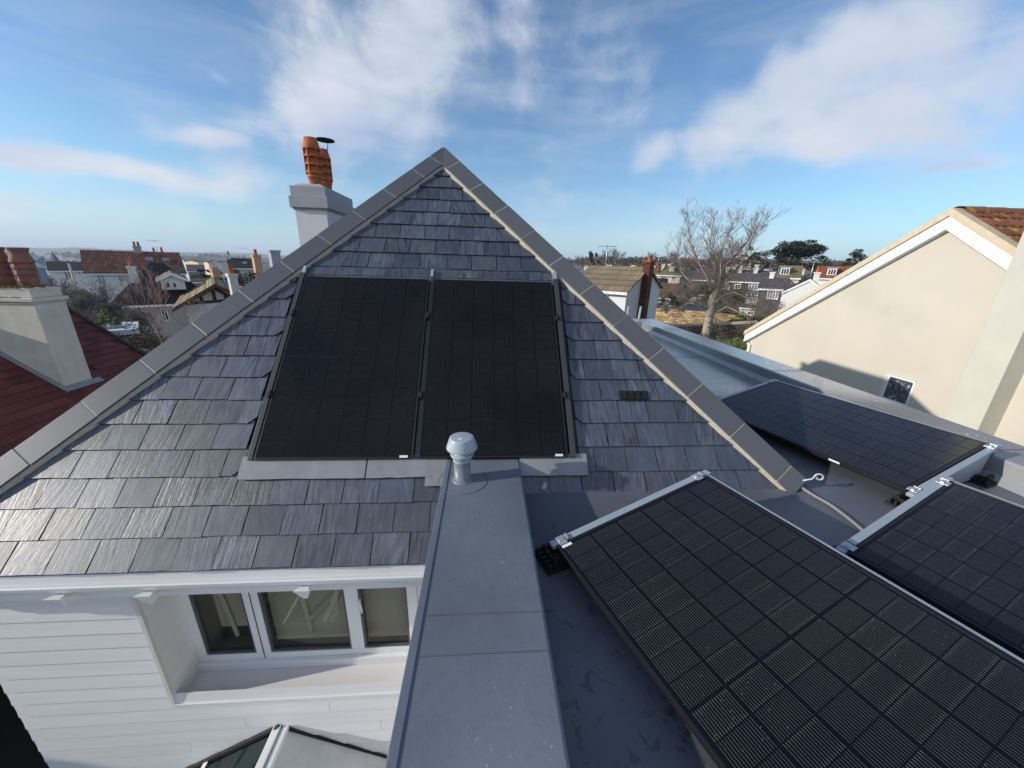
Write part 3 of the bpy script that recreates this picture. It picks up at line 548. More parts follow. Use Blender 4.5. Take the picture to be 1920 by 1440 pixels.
# blinds and dim room behind the panes
bl = MB()
for (x0, x1, zlow) in ((-2.30, -2.0, -3.1), (-1.86, -1.18, -3.28), (-1.06, -.66, -3.30)):
    z = zlow
    while z < -2.2: bl.add([(x0, 2.562, z), (x1, 2.562, z), (x1, 2.58, z+.0225), (x0, 2.58, z+.0225)], [(0, 1, 2, 3)]); z += .024
bl.build('blind', 'blind', house)
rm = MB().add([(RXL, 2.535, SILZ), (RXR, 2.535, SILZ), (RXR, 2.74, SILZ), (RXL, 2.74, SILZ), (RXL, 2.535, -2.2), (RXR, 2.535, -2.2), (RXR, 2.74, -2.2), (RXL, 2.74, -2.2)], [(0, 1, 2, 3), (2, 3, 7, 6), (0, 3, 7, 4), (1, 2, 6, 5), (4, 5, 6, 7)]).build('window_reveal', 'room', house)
pl = MB()
for a, b, w in (((-1.62, 2.555, -2.2), (-1.55, 2.555, -3.2), .025), ((-1.55, 2.55, -3.05), (-1.25, 2.55, -2.72), .02), ((-1.32, 2.548, -2.95), (-1.2, 2.548, -2.25), .03), ((-1.85, 2.55, -2.65), (-1.5, 2.55, -2.3), .018), ((-2.28, 2.553, -2.2), (-2.18, 2.553, -3.2), .02)):
    pl.tube([a, b], w, 4)
pl.build('bar_reflection', 'trim', house)  # pale bars behind the panes, standing in for reflections of the porch bars

# rear chimney of the house
chim = MB(); cy = 6.3; cx0, cx1 = -2.885, -2.415
chim.box(cx0, cx1, cy, cy+1.15, -2.5, .68)
ch = chim.build('chimney', 'whiterender', house, .006)
cp = MB(); cp.box(cx0-.045, cx1+.045, cy-.045, cy+1.195, .70, .86).box(cx0-.02, cx1+.02, cy-.02, cy+1.17, .86, 1.0)
cp.box(cx0-.02, cx1+.02, cy-.02, cy+1.17, .675, .70)
cp.build('chimney_cap', 'greyrender', ch, .006)
MB().add([(cx0, cy, .995), (cx1, cy, .995), (cx1, cy+1.15, .995), (cx0, cy+1.15, .995), (cx0+.1, cy+.12, 1.05), (cx1-.1, cy+.12, 1.05), (cx1-.1, cy+1.03, 1.05), (cx0+.1, cy+1.03, 1.05)], [(0, 1, 5, 4), (1, 2, 6, 5), (2, 3, 7, 6), (3, 0, 4, 7), (4, 5, 6, 7)]).build('cap_flaunching', 'greyrender', ch)
pot = MB()
pot.lathe([(.105, 0), (.115, .13), (.13, .135), (.128, .17), (.118, .2)], 28)
for i in range(3):
    z = .20+i*.135; pot.lathe([(.112, z), (.095, z+.05), (.098, z+.13)], 28); pot.lathe([(.108, z+.035), (.142, z+.0), (.147, z+.012), (.104, z+.07)], 28)
pot.lathe([(.150, .60), (.154, .61), (.105, .79), (.092, .79), (.13, .62)], 28)
for k in range(6):
    th = math.pi*k/3+.3; c_, s_ = math.cos(th), math.sin(th)
    M4 = Matrix(((c_, -s_, 0, 0), (s_, c_, 0, 0), (0, 0, 1, 0), (0, 0, 0, 1))); pot.box(.09, .146, -.007, .007, .18, .62, M4)
pm_ = pot.mesh('chimney_pot'); pm_.materials.append(MT['terracotta'])
for y, z, s_ in ((cy+.26, 1.04, .82), (cy+.66, 1.04, .76)):
    inst('chimney_pot', pm_, ch, Matrix.Translation(((cx0+cx1)/2+.02, y, z)) @ Matrix.Scale(s_, 4))
MB().lathe([(.0, .03), (.14, .0), (.14, -.012), (.0, .01)], 24, ((cx0+cx1)/2+.10, cy+.62, 1.765)).tube([((cx0+cx1)/2+.09, cy+.68, 1.6), ((cx0+cx1)/2+.13, cy+.66, 1.765)], .006, 5).build('cowl', 'rubber', ch)

# ------------------------------------------------------------ flat-roofed extension: deck, parapet box, outer kerb
ext = thing('flat_roof_extension', 'flat grey membrane roof with raised kerb and broad parapet beside the slate roof', 'extension')
KX0, KX1, KY0, KY1, KZ = 4.24, 4.78, 9.78, 10.33, -1.42
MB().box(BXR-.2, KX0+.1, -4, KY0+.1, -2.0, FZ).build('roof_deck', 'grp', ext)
kb = MB()
kb.box(KX0, KX1, -4, KY1, -2.2, KZ); kb.box(2.2, KX0-.003, KY0, KY1-.002, -2.2, KZ-.003)
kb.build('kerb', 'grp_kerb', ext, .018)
MB().add([(KX0-.07, -4, FZ+.003), (KX0+.001, -4, FZ+.07), (KX0+.001, KY0, FZ+.07), (KX0-.07, KY0, FZ+.003)], [(0, 1, 2, 3)]).build('kerb_fillet', 'grp_kerb', ext)
bx = MB()
bx.prism([(BXL, -2.5, BZ), (BXR, -2.5, BZ), (BXR, 2.535, BZ), (BXL, 2.535, BZ)], (0, 0, -1.2))
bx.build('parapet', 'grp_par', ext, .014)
for x0, x1 in ((BXL-.006, BXL+.03),): MB().box(x0, x1, -2.5, 2.50, BZ-.16, BZ+.005).build('edge_trim', 'grp_par', ext, .004)
seam_m = pm('seam', (.11, .118, .13), .6)
for y in (1.02, 1.19): MB().box(BXL+.03, BXR-.012, y, y+.004, BZ+.001, BZ+.0025).build('membrane_seam', seam_m, ext)
for y in (5.0, 8.6, 2.55): MB().box(KX0+.02, KX1-.02, y, y+.006, KZ+.001, KZ+.003).build('membrane_seam', seam_m, ext)
for y in (6.6, 4.4): MB().box(2.9, KX0-.08, y, y+.008, FZ+.001, FZ+.004).build('membrane_seam', seam_m, ext)
MB().tube([(-.15+.165*math.cos(R(a)), 2.215+.165*math.sin(R(a)), BZ+.001) for a in range(-215, 38, 6)], .0025, 4).build('membrane_seam', seam_m, ext)
MB().box(.262, KX1-.03, -4, KY1-.03, GZ, -2.21).build('wall', 'whiterender', ext)
MB().tube([(.46, 2.40, FZ+.045), (.43, 2.33, FZ+.02)], .018, 10).build('pipe_stub', 'pvc', ext)

rd_ = random.Random(4)
for (px_, py_, pz_, n_) in ((4.5, 3.6, KZ, 5), (4.62, 4.5, KZ, 6), (4.4, 5.4, KZ, 5), (4.6, 2.9, KZ, 3)):
    dp = MB()
    for i in range(n_):
        r_ = rd_.uniform(.004, .013); dp.lathe([(r_, 0), (r_*.8, .0012), (.0005, .0016)], 8, (px_+rd_.uniform(-.1, .1), py_+rd_.uniform(-.25, .25), pz_+.0003))
    tag(dp.build('bird_dropping', 'white'), 'white bird droppings %s' % {3.6: 'on the kerb beside the far panel', 4.5: 'on the kerb behind the far panel', 5.4: 'farther along the kerb', 2.9: 'on the kerb near the frame end plate', 1.4: 'on the parapet between vent and seams', .9: 'on the near part of the parapet', 2.2: 'on the flat roof by the cable'}[py_], 'bird droppings')['kind'] = 'stuff'
# mushroom vent on the parapet
v = thing('roof_vent', 'small pale grey mushroom pipe vent standing on the parapet', 'vent', (-.155, 2.225, BZ))
MB().lathe([(.075, 0), (.075, .004), (.060, .012), (.058, .012), (.058, .18)], 32).build('pipe', 'pvcdark', v)
MB().lathe([(.064, .165), (.062, .178), (.078, .205), (.083, .222), (.080, .228), (.066, .222), (.062, .24), (.062, .27)], 40).build('collar', 'pvc', v)
MB().lathe([(.055, .262), (.10, .262), (.107, .264), (.1075, .268), (.106, .276), (.086, .338), (.083, .344), (.078, .348), (.071, .3495), (.0, .351)], 40).build('cap', 'pvc', v)
MB().box(-.022, .005, -.045, -.022, .3505, .352).build('sticker', 'white', v)
v.scale = (.97, .97, .93)

# cable on the flat roof
cpts = [(2.36, 2.44, -1.55), (2.43, 2.39, -1.585), (2.47, 2.23, -1.603), (2.50, 2.09, -1.604), (2.49, 1.93, -1.604), (2.47, 1.81, -1.604), (2.43, 1.6, -1.604), (2.3, 1.35, -1.604)]
def smooth(pts, n=6):
    pts = [Vector(p) for p in pts]; out = []
    for i in range(len(pts)-1):
        p0, p1, p2, p3 = pts[max(i-1, 0)], pts[i], pts[i+1], pts[min(i+2, len(pts)-1)]
        for j in range(n):
            t = j/n; out.append(.5*((2*p1)+(p2-p0)*t+(2*p0-5*p1+4*p2-p3)*t*t+(3*p1-p0-3*p2+p3)*t**3))
    return out+[pts[-1]]
tag(MB().tube(smooth(cpts), .011, 10).build('cable_conduit', pm('grey_conduit', (.22, .22, .22), .55)), 'thick grey cable curving over the flat roof from the foot of the hip', 'cable')

# ------------------------------------------------------------ solar panels
def rounded(me): return me
def solar_panel(label, group, o, ax, ay, LW, LH, cm, sticker, on_roof=False):
    """o = corner, ax along short side, ay along long side"""
    az = ax.cross(ay)
    root = thing('solar_panel', label, 'solar panel', group=group); root.matrix_world = frame(ax, ay, az, o)
    T = .035; f = MB(); e = .012
    for x0, x1, y0, y1 in ((0, e, 0, LH), (LW-e, LW, 0, LH), (e, LW-e, 0, e), (e, LW-e, LH-e, LH)):
        f.box(x0, x1, y0, y1, -T, 0)
    f.build('frame', 'black_frame' if on_roof else 'black_frame', root, .0012)
    MB().box(e, LW-e, e, LH-e, -.008, -.002).build('backsheet', 'backsheet', root)
    nc, nr, mid = 6, 18, (.004 if on_roof else .007)
    mgx, mgy = .008, .014
    pw = (LW-2*e-2*mgx)/nc; ph = (LH-2*e-2*mgy-mid)/nr
    cw, chh = pw-.0075, ph-.0048; ch_ = .006
    cme = bpy.data.meshes.get('cell_%d' % round(LH*1000))
    if not cme:
        hx, hy = cw/2, chh/2
        poly = [(-hx+ch_*.0, -hy), (hx, -hy), (hx, hy-ch_), (hx-ch_, hy), (-hx+ch_, hy), (-hx, hy-ch_)]
        c_ = MB().prism([(x, y, -.0018) for x, y in poly], (0, 0, .0006)); cme = c_.mesh('cell_%d' % round(LH*1000)); cme.materials.append(cm)
    for i in range(nc):
        for j in range(nr):
            x = e+mgx+pw*(i+.5); y = e+mgy+ph*(j+.5)+(mid if j >= 9 else 0)
            inst('cell', cme, root, Matrix.Translation((x, y, 0)) @ (Matrix.Rotation(math.pi, 4, 'Z') if j % 2 else Matrix.Identity(4)))
    if sticker:
        x, y, w, h = sticker; MB().box(x, x+w, y, y+h, .0004, .0014).build('sticker', 'white', root)
    return root
gr = 'black solar panels flush in the slate roof'; gf = 'black solar panels tilted on the flat roof'
o1 = RP(PX0, p_s0, p_n); 
pa = solar_panel('left one of two black solar panels set flush in the slate slope', gr, o1, xa, sv, PWd, PH, MT['cell_roof'], (PWd-.10, .004, .06, .018), True)
pb = solar_panel('right one of two black solar panels in the slate slope, behind the mushroom vent', gr, RP(PX0+PWd+PGAP, p_s0, p_n), xa, sv, PWd, PH, MT['cell_roof'], (PWd-.10, .004, .06, .018), True)
for root, xs in ((pa, (-.034, PWd+.0)), (pb, (PWd+.004,))):
    for x in xs:
        for y in (.50, 1.28):
            cl = MB(); cl.box(x-.004, x+.038, y, y+.04, -.02, .006).box(x+.008, x+.024, y-.012, y+.052, .0, .012); cl.build('clamp', 'rubber', root, .002)
LW, LH = 1.134, 1.762
def flat_panel(label, low_far, yaw, tilt, sticker):
    a = Vector((math.sin(yaw), -math.cos(yaw), 0)); b = Vector((math.cos(yaw), math.sin(yaw), 0))*math.cos(tilt)+Vector((0, 0, math.sin(tilt)))
    # local x = b (short, rising), local y = -a (away)
    o = Vector(low_far)+a*LH
    return solar_panel(label, gf, o, b, -a, LW, LH, MT['cell'], sticker), a, b
def mount(label, low_far, yaw, tilt):
    """triangular galvanised rails, wind deflector behind the high side, rubber feet and end clamps"""
    lf_ = Vector(low_far); a = Vector((math.sin(yaw), -math.cos(yaw), 0)); bh = Vector((math.cos(yaw), math.sin(yaw), 0)); b = bh*math.cos(tilt)+Vector((0, 0, math.sin(tilt))); up = Vector((0, 0, 1))
    root = thing('mounting_frame', label, 'solar mount', group='galvanised frames under the flat roof panels'); root.location = (lf_.x, lf_.y, FZ); base = Vector(root.location)
    nrm = b.cross(-a).normalized()
    for t0 in (-.052, LH+.008):
        p = lf_+a*t0-base; w = a*.044
        lo = p-b*.02-nrm*.004; hi_ = p+b*(LW+.06)-nrm*.004
        MB().prism([lo, hi_, hi_-nrm*.025, lo-nrm*.025], w).build('rail', 'galv', root, .003)
        zl = lo.z; fl = Vector((lo.x, lo.y, .012)); fh = Vector((hi_.x, hi_.y, .012))
        side = [lo+a*.004-nrm*.026, hi_+a*.004-nrm*.026, Vector((hi_.x, hi_.y, .05))+a*.004-bh*.05, Vector((hi_.x, hi_.y, .015))+a*.004-bh*.13, Vector((lo.x, lo.y, .04))+a*.004+bh*.25]
        MB().prism(side, a*.004).build('side_plate', 'galv', root)
        bb = MB()
        for q in (.18, LW-.05):
            for zz in (.09,): bb.tube([p+bh*q+Vector((0, 0, -p.z+zz))-a*.002, p+bh*q+Vector((0, 0, -p.z+zz))-a*.014], .009, 6)
        # clamps
        tt = .0 if t0 < 0 else LH
        for q in (.035, LW-.06):
            c_ = lf_+a*tt+b*q-base; s_ = -1 if t0 < 0 else 1
            cl = MB(); MM = frame(a*s_, b, nrm if (a*s_).cross(b).dot(nrm) > 0 else -nrm, c_)
            sg = 1 if (a*s_).cross(b).dot(nrm) > 0 else -1
            cl.box(-.012, .05, -.018, .03, min(.002*sg, .006*sg), max(.002*sg, .006*sg), MM); cl.box(.012, .03, -.012, .02, min(-.02*sg, .016*sg), max(-.02*sg, .016*sg), MM)
            cl.box(.004, .046, .036, .05, min(-.004*sg, .014*sg), max(-.004*sg, .014*sg), MM)
            cl.build('clamp', 'alu', root, .002)
        for q in (.02, LW*.97):
            f0 = lf_+bh*q*math.cos(tilt)+a*(t0+.022)-base; f0.z = 0; ft_ = MB(); MM = frame(a, bh, up, f0)
            MM = frame(bh, -a, up, f0)
            ft_.box(-.10, .13, -.09, .09, .003, .02, MM)
            for yy in (-.05, .05): ft_.box(-.055, .06, yy-.012, yy+.012, .021, .075, MM)
            ft_.box(-.055, -.035, -.075, .075, .076 if False else .0215, .062, MM)
            for i in range(5): ft_.box(-.095, -.06, -.075+i*.034, -.06+i*.034, .021, .05, MM)
            ft_.build('foot', 'rubber', root, .003)
    dl = lf_+b*(LW+.022)-base; d0 = dl-a*.03; d1 = dl+a*(LH+.03)
    dn = bh*.09+Vector((0, 0, -(dl.z)+.03))
    MB().prism([d0-nrm*.006, d1-nrm*.006, d1+b*.014-nrm*.008, d0+b*.014-nrm*.008], -nrm*.003).build('deflector_lip', 'alu', root)
    MB().prism([d0+b*.014-nrm*.012, d1+b*.014-nrm*.012, d1+b*.014+dn, d0+b*.014+dn], bh*.002).build('deflector', 'galv', root)
    return root
A0 = (.401, 1.643, -1.49); ya = R(19.9); tl = R(9.7)
def low_from_high(hx, hy, yaw, near=False):
    b = Vector((math.cos(yaw), math.sin(yaw), 0))*math.cos(tl)+Vector((0, 0, math.sin(tl))); a = Vector((math.sin(yaw), -math.cos(yaw), 0))
    p = Vector((hx, hy, -1.30))-b*LW
    return tuple(p-a*LH) if near else tuple(p)
B0 = low_from_high(3.09, 1.917, R(19.9)); yc_ = R(17.6); C0 = low_from_high(4.118, 2.436, yc_, True)
flat_panel('large black solar panel in the right foreground, nearest to the parapet', A0, ya, tl, (.02, LH-.034, .06, .018))
mount('pale galvanised frame with black feet under the nearest flat roof panel', A0, ya, tl)
flat_panel('black solar panel at the right edge, partly shaded by the nearest panel', B0, ya, tl, None)
mount('galvanised frame carrying the flat roof panel at the right edge', B0, ya, tl)
flat_panel('black solar panel lying against the outer kerb, half in the roof shadow', C0, yc_, tl, None)
mc = mount('galvanised frame with tall triangular end plate under the panel by the outer kerb', C0, yc_, tl)
bpy.data.objects.get('solar_panel.004') and MB().box(-.0015, .001, .42, .50, -.022, -.006).build('sticker', 'white', bpy.data.objects['solar_panel.004'])

struct(MB().box(-8.5, .2, -6, 9, GZ-.3, GZ+.12).build('path', pm('shade_dark_tarmac', (.012, .012, .013), .95, .3, 2)))  # tarmac alley, blackened so its colour carries the deep shade there
# ------------------------------------------------------------ glazed lean-to roof below the window
ln = thing('glazed_porch', 'small pitched porch roof with teal glass and white panels under the window', 'porch roof')
lx, lz = -1.735, -3.79; y0, y1 = .2, WY-.015
def slope_pts(side, x): return lz-.02-abs(x-lx)*.575
L1, R1 = -3.6, -.30
MB().prism([(lx-.04, y1, lz-.03), (L1, y1, slope_pts(-1, L1)), (L1, y0, slope_pts(-1, L1)), (lx-.04, y0, lz-.03)], (0, 0, -.012)).build('glass_panel', 'tealglass', ln)
MB().prism([(lx+.04, y1, lz-.03), (R1, y1, slope_pts(1, R1)), (R1, y0, slope_pts(1, R1)), (lx+.04, y0, lz-.03)], (0, 0, -.03)).build('white_panel', pm('opal_panel', (.62, .63, .64), .45), ln)
for dx, w, h in ((-.045, .036, .02), (-.008, .03, .03), (.03, .05, .018)): MB().box(lx+dx, lx+dx+w, y0, y1, lz-.045, lz+h-.02).build('ridge_bar', 'white', ln, .006)
MB().prism([(lx, y1, lz+.02), (L1, y1, slope_pts(-1, L1)+.035), (L1, y1, slope_pts(-1, L1)-.02), (lx, y1, lz-.035)], (0, -.03, 0)).prism([(lx, y1, lz+.015), (R1, y1, slope_pts(1, R1)+.012), (R1, y1, slope_pts(1, R1)-.02), (lx, y1, lz-.035)], (0, -.016, 0)).build('wall_flashing', 'rubber', ln)
for t in (.42, .8):
    xx = lx-t*1.6; MB().prism([(xx, y1-.03, slope_pts(0, xx)+.0), (xx+.04, y1-.03, slope_pts(0, xx+.04)+.0), (xx+.04, y0, slope_pts(0, xx+.04)+.0), (xx, y0, slope_pts(0, xx)+.0)], (0, 0, .03)).build('glazing_bar', 'white', ln)
MB().box(L1, -.31, y0, 2.18, GZ, -4.95).build('wall', 'board', ln)

# ------------------------------------------------------------ cream gabled house to the right
crm = thing('cream_gable_house', 'cream rendered gable house with white bargeboards right of the flat roof', 'house')
CX = 8.5; ry, rz = 6.735, 1.14; fy, fz = 11.30, -1.90; ny = 4.03; nz_ = rz-(ry-ny)*.655
sl1 = (rz-fz)/(fy-ry)
MB().prism([(CX, 2.2, GZ), (CX, 11.16, GZ), (CX, 11.16, rz-.18-sl1*(11.16-ry)), (CX, ry, rz-.18), (CX, 2.2, rz-.18-.655*(ry-2.2))], (6, 0, 0)).build('wall', 'cream', crm)
def strip(y0_, z0_, y1_, z1_, d0, d1, xo, xi, name, mt_):   # raking strip between depths d0..d1 under the roof line
    return MB().prism([(CX-xo, y0_, z0_-d0), (CX-xo, y1_, z1_-d0), (CX-xo, y1_, z1_-d1), (CX-xo, y0_, z0_-d1)], (xo-xi, 0, 0)).build(name, mt_, crm)
strip(ry, rz, fy, fz, .115, .345, .12, .095, 'bargeboard', 'white'); strip(ry-.001, rz, ny, nz_, .115, .345, .12, .095, 'bargeboard', 'white')
strip(ry, rz, fy+.02, fz, -.015, .112, .155, -.2, 'verge', 'verge'); strip(ry-.001, rz, ny, nz_, -.015, .112, .155, -.2, 'verge', 'verge')
strip(ry, rz, fy, fz, .33, .345, .094, -.0, 'soffit', 'white'); strip(ry-.001, rz, ny, nz_, .33, .345, .094, -.0, 'soffit', 'white')
MB().prism([(CX+.001, fy+.02, fz-.02), (CX+.001, ry, rz-.02), (CX+.001, ny, nz_-.02), (CX+.001, ny, nz_-.1), (CX+.001, ry, rz-.1), (CX+.001, fy+.02, fz-.1)], (6, 0, 0)).build('roof', 'underlay', crm)
dn_ = Vector((0, ny-ry, nz_-rz)).normalized(); nn2 = Vector((0, -dn_.z, dn_.y)); nn2 = nn2 if nn2.z > 0 else -nn2
df_ = Vector((0, fy-ry, fz-rz)).normalized(); nf2 = Vector((0, -df_.z, df_.y)); nf2 = nf2 if nf2.z > 0 else -nf2
def rolltile():
    w, l = .30, .36; vs = []; n = 8
    for j, y in enumerate((0, l)):
        for i in range(n+1): x = w*i/n; vs.append((x, y, .026*math.sin(math.pi*2*i/n)**2*(1 if i < n/2 else .55)+(.03 if j == 0 else .0)))
    for i in range(n+1): x = w*i/n; vs.append((x, 0, -.004+.026*math.sin(math.pi*2*i/n)**2*(1 if i < n/2 else .55)))
    fs = [(i, i+1, n+2+i, n+1+i) for i in range(n)]+[(2*n+2+i, 2*n+3+i, i+1, i) for i in range(n)]
    me = MB().add(vs, fs, True).mesh('roll_tile', False); me.materials.append(MT['browntile']); return me
rt = rolltile()
for rowi in range(9):
    for j in range(16):
        pos = Vector((CX+.02+j*.29, ry, rz))+dn_*(.33+rowi*.30+random.uniform(-.004, .004))+nn2*.0
        inst('roof_tile', rt, crm, frame(xa, -dn_, nn2, pos))
for j in range(14):
    rd = MB(); vs = []; n = 8
    for x in (0, .43):
        for i in range(n+1): a = math.pi*i/n; rr = .145+(.012 if x else 0); vs.append((x, -rr*math.cos(a), rr*math.sin(a)*.75))
    rd.add(vs, [(i, i+1, n+2+i, n+1+i) for i in range(n)], True).build('ridge_tile', 'browntile', crm, loc=(CX-.02+j*.42, ry, rz-.06))
st_ = MB().box(CX-.35, CX+.5, 5.03, 5.515, GZ, 3.4).build('chimney_stack', 'stackcream', crm, .01)
wn = MB()
wyc, wzc = 6.63, -2.28; ww_, wh_ = .26, .262
for a, b, c_, d in ((wyc-ww_, wyc+ww_, wzc+wh_-.035, wzc+wh_), (wyc-ww_, wyc+ww_, wzc-wh_, wzc-wh_+.035), (wyc-ww_, wyc-ww_+.035, wzc-wh_+.035, wzc+wh_-.035), (wyc+ww_-.035, wyc+ww_, wzc-wh_+.035, wzc+wh_-.035)): wn.box(CX-.012, CX-.001, a, b, c_, d)
wno = wn.build('window', 'white', crm); MB().box(CX-.006, CX-.002, wyc-ww_+.035, wyc+ww_-.035, wzc-wh_+.035, wzc+wh_-.035).build('pane', 'obscure', wno)
MB().box(CX-.018, CX-.001, wyc+ww_+.001, wyc+ww_+.055, wzc-wh_-.3, wzc+wh_+.02).box(CX-.03, CX-.001, wyc-ww_, wyc+ww_+.055, wzc+wh_+.001, wzc+wh_+.014).build('window_reveal', 'trim', wno)
MB().tube([(CX-.02, fy-.10, fz-.36), (CX-.05, fy-.22, fz-.42), (CX-.06, fy-.23, fz-.6), (CX-.06, fy-.23, -6)], .045, 12).build('downpipe', 'white', crm)
dk = MB()
for z in (-2.32,): dk.lathe([(.05, 0), (.05, .03)], 14, (CX-.06, fy-.23, z))
dk.build('pipe_bracket', 'white', crm)

# ------------------------------------------------------------ red tiled house to the left, with old chimney
red = thing('red_tiled_house', 'neighbouring house with dark red plain tile roof left of the slate hip', 'house')
RC = Vector((-9.284, 8.362, -2.90)); pr = R(38)
ux = Vector((-math.cos(pr), 0, math.sin(pr))); uy = Vector((0, -1, 0)); un = Vector((math.sin(pr), 0, math.cos(pr)))
def QP(u, w, n=0): return RC+ux*u+uy*w+un*n            # u up-slope, w toward the viewer
UR = 2.25/math.cos(pr); YB = -2.35
rid = QP(UR, 0)
MB().add([QP(-3.4, YB, -.02), QP(-3.4, 9, -.02), QP(UR, 9, -.02), QP(UR, YB, -.02), Vector((rid.x-5, RC.y+2.35, rid.z-3.9)), Vector((rid.x-5, RC.y-9, rid.z-3.9))], [(0, 1, 2, 3), (3, 2, 5, 4), (0, 3, 4)]).build('roof', 'redtile', red)
tile_me = MB().add([(0, 0, .022), (.322, 0, .022), (.322, .24, .004), (0, .24, .004), (0, 0, .004), (.322, 0, .004)], [(0, 1, 2, 3), (4, 5, 1, 0)]).mesh('red_tile', False); tile_me.materials.append(MT['redtile'])
CWX, CWY = 1.07, .60
near, rest = [], MB()
def proj(p): z = p.dot(cf); return (960+FPX*p.dot(cr)/z, 720-FPX*p.dot(cu)/z) if z > .1 else (-999, -999)
cand = []
for i in range(-17, 17):
    for j in range(-8, 28):
        w = -j*.33+(.165 if i % 2 else 0)+6.5; u = i*.2
        if w-.325 < YB: continue
        p = QP(u, w)
        if p.x < RC.x and p.x > RC.x-CWX and p.y > RC.y and p.y < RC.y+CWY: continue
        qx, qy = proj(p)
        vis = -30 < qx < 290 and 560 < qy < 900 and (qy < 875-.715*qx+ (0)) 
        cand.append((0 if vis else 1, p.length, u, w))
cand.sort(); nv_ = 0
for fl, dd, u, w in cand:
    if u > UR-.05: continue
    fm = frame(uy, -(-ux), un, QP(u, w)) if False else frame(Vector((0, 1, 0)), ux, un if Vector((0, 1, 0)).cross(ux).dot(un) > 0 else un, QP(u, w))
    if nv_ < 298 and fl == 0: inst('roof_tile', tile_me, red, fm); nv_ += 1
    elif fl == 0 or dd < 14: rest.add([fm @ Vector(v_.co) for v_ in tile_me.vertices], [tuple(p.vertices) for p in tile_me.polygons])
if rest.v:
    o = rest.build('roof_tile_field', 'redtile', red, fix=False); o['kind'] = 'stuff'
# verge line of mortar-bedded cap along the far edge
MB().prism([QP(-3.4, YB-.02, -.03), QP(UR, YB-.02, -.03), QP(UR, YB-.02, .045), QP(-3.4, YB-.02, .045)], (0, -.10, 0)).build('verge', pm('dark_verge', (.045, .035, .03), .9), red)
MB().box(-16, -9.0, RC.y-8.8, RC.y+2.2, GZ, QP(-3.3, 0).z-.1).build('wall', 'whiterender', red)
rc = MB().box(RC.x-CWX, RC.x, RC.y, RC.y+CWY, RC.z-.4, -1.04).build('chimney', 'oldstack', red, .02)
MB().box(RC.x-CWX-.05, RC.x+.05, RC.y-.05, RC.y+CWY+.05, -1.04, -.955).box(RC.x-CWX+.0, RC.x-.005, RC.y+.01, RC.y+CWY-.01, -.955, -.76).box(RC.x-CWX-.02, RC.x+.02, RC.y-.02, RC.y+CWY+.02, -1.09, -1.06).build('chimney_cap', 'oldstack', rc, .015)
ms = MB()
for i in range(260):
    x = random.uniform(RC.x-CWX, RC.x); y = RC.y+random.uniform(0, CWY)
    if random.random() < .55: y = RC.y+random.uniform(-.0, .12)
    r_ = random.uniform(.012, .035); ms.lathe([(r_, 0), (r_*.9, r_*.6), (.001, r_)], 6, (x, y, -.762+.0))
for i in range(40): x = RC.x-random.uniform(.2, .7); r_ = random.uniform(.008, .02); ms.lathe([(r_, 0), (r_*.8, r_*.6), (.001, r_)], 6, (x, RC.y-.04+random.uniform(0, .03), -.955))
mo = ms.build('moss', 'moss', rc); mo['kind'] = 'stuff'
fl_ = MB(); FW = .13
fl_.prism([QP(0, 0, .02)+Vector((.0, -.0, 0)), QP(CWX/math.cos(pr)+.1, 0, .02), QP(CWX/math.cos(pr)+.1, .11, .022), QP(-.13, .11, .022), QP(-.13, 0, .022)], un*.012)
fl_.prism([QP(-.14, .11, .036), QP(.0, .0, .036), QP(.0, -CWY-.12, .036), QP(-.14, -CWY-.12, .036)], un*.01)
fl_.build('lead_flashing', 'lead', red)
opot = MB().lathe([(.125, 0), (.135, .10), (.15, .11), (.155, .15), (.14, .17), (.142, .24), (.16, .25), (.165, .28), (.145, .30), (.147, .37), (.168, .38), (.172, .41), (.15, .43), (.152, .48), (.175, .49), (.178, .52), (.14, .64), (.13, .70), (.155, .76), (.16, .78), (.14, .785), (.12, .72), (.12, .5)], 32)
for k in range(8):
    th = math.pi*k/4; c_, s_ = math.cos(th), math.sin(th)
    for z in (.18, .31, .44): opot.lathe([(.035, 0), (.028, .03), (.001, .05)], 6, (.138*c_, .138*s_, z-.01))
om = opot.mesh('old_chimney_pot'); om.materials.append(MT['terracotta_old'])
for x in (RC.x-.27, RC.x-.73): inst('chimney_pot', om, rc, Matrix.Translation((x, RC.y+.30, -.765)) @ Matrix.Scale(1.0, 4))

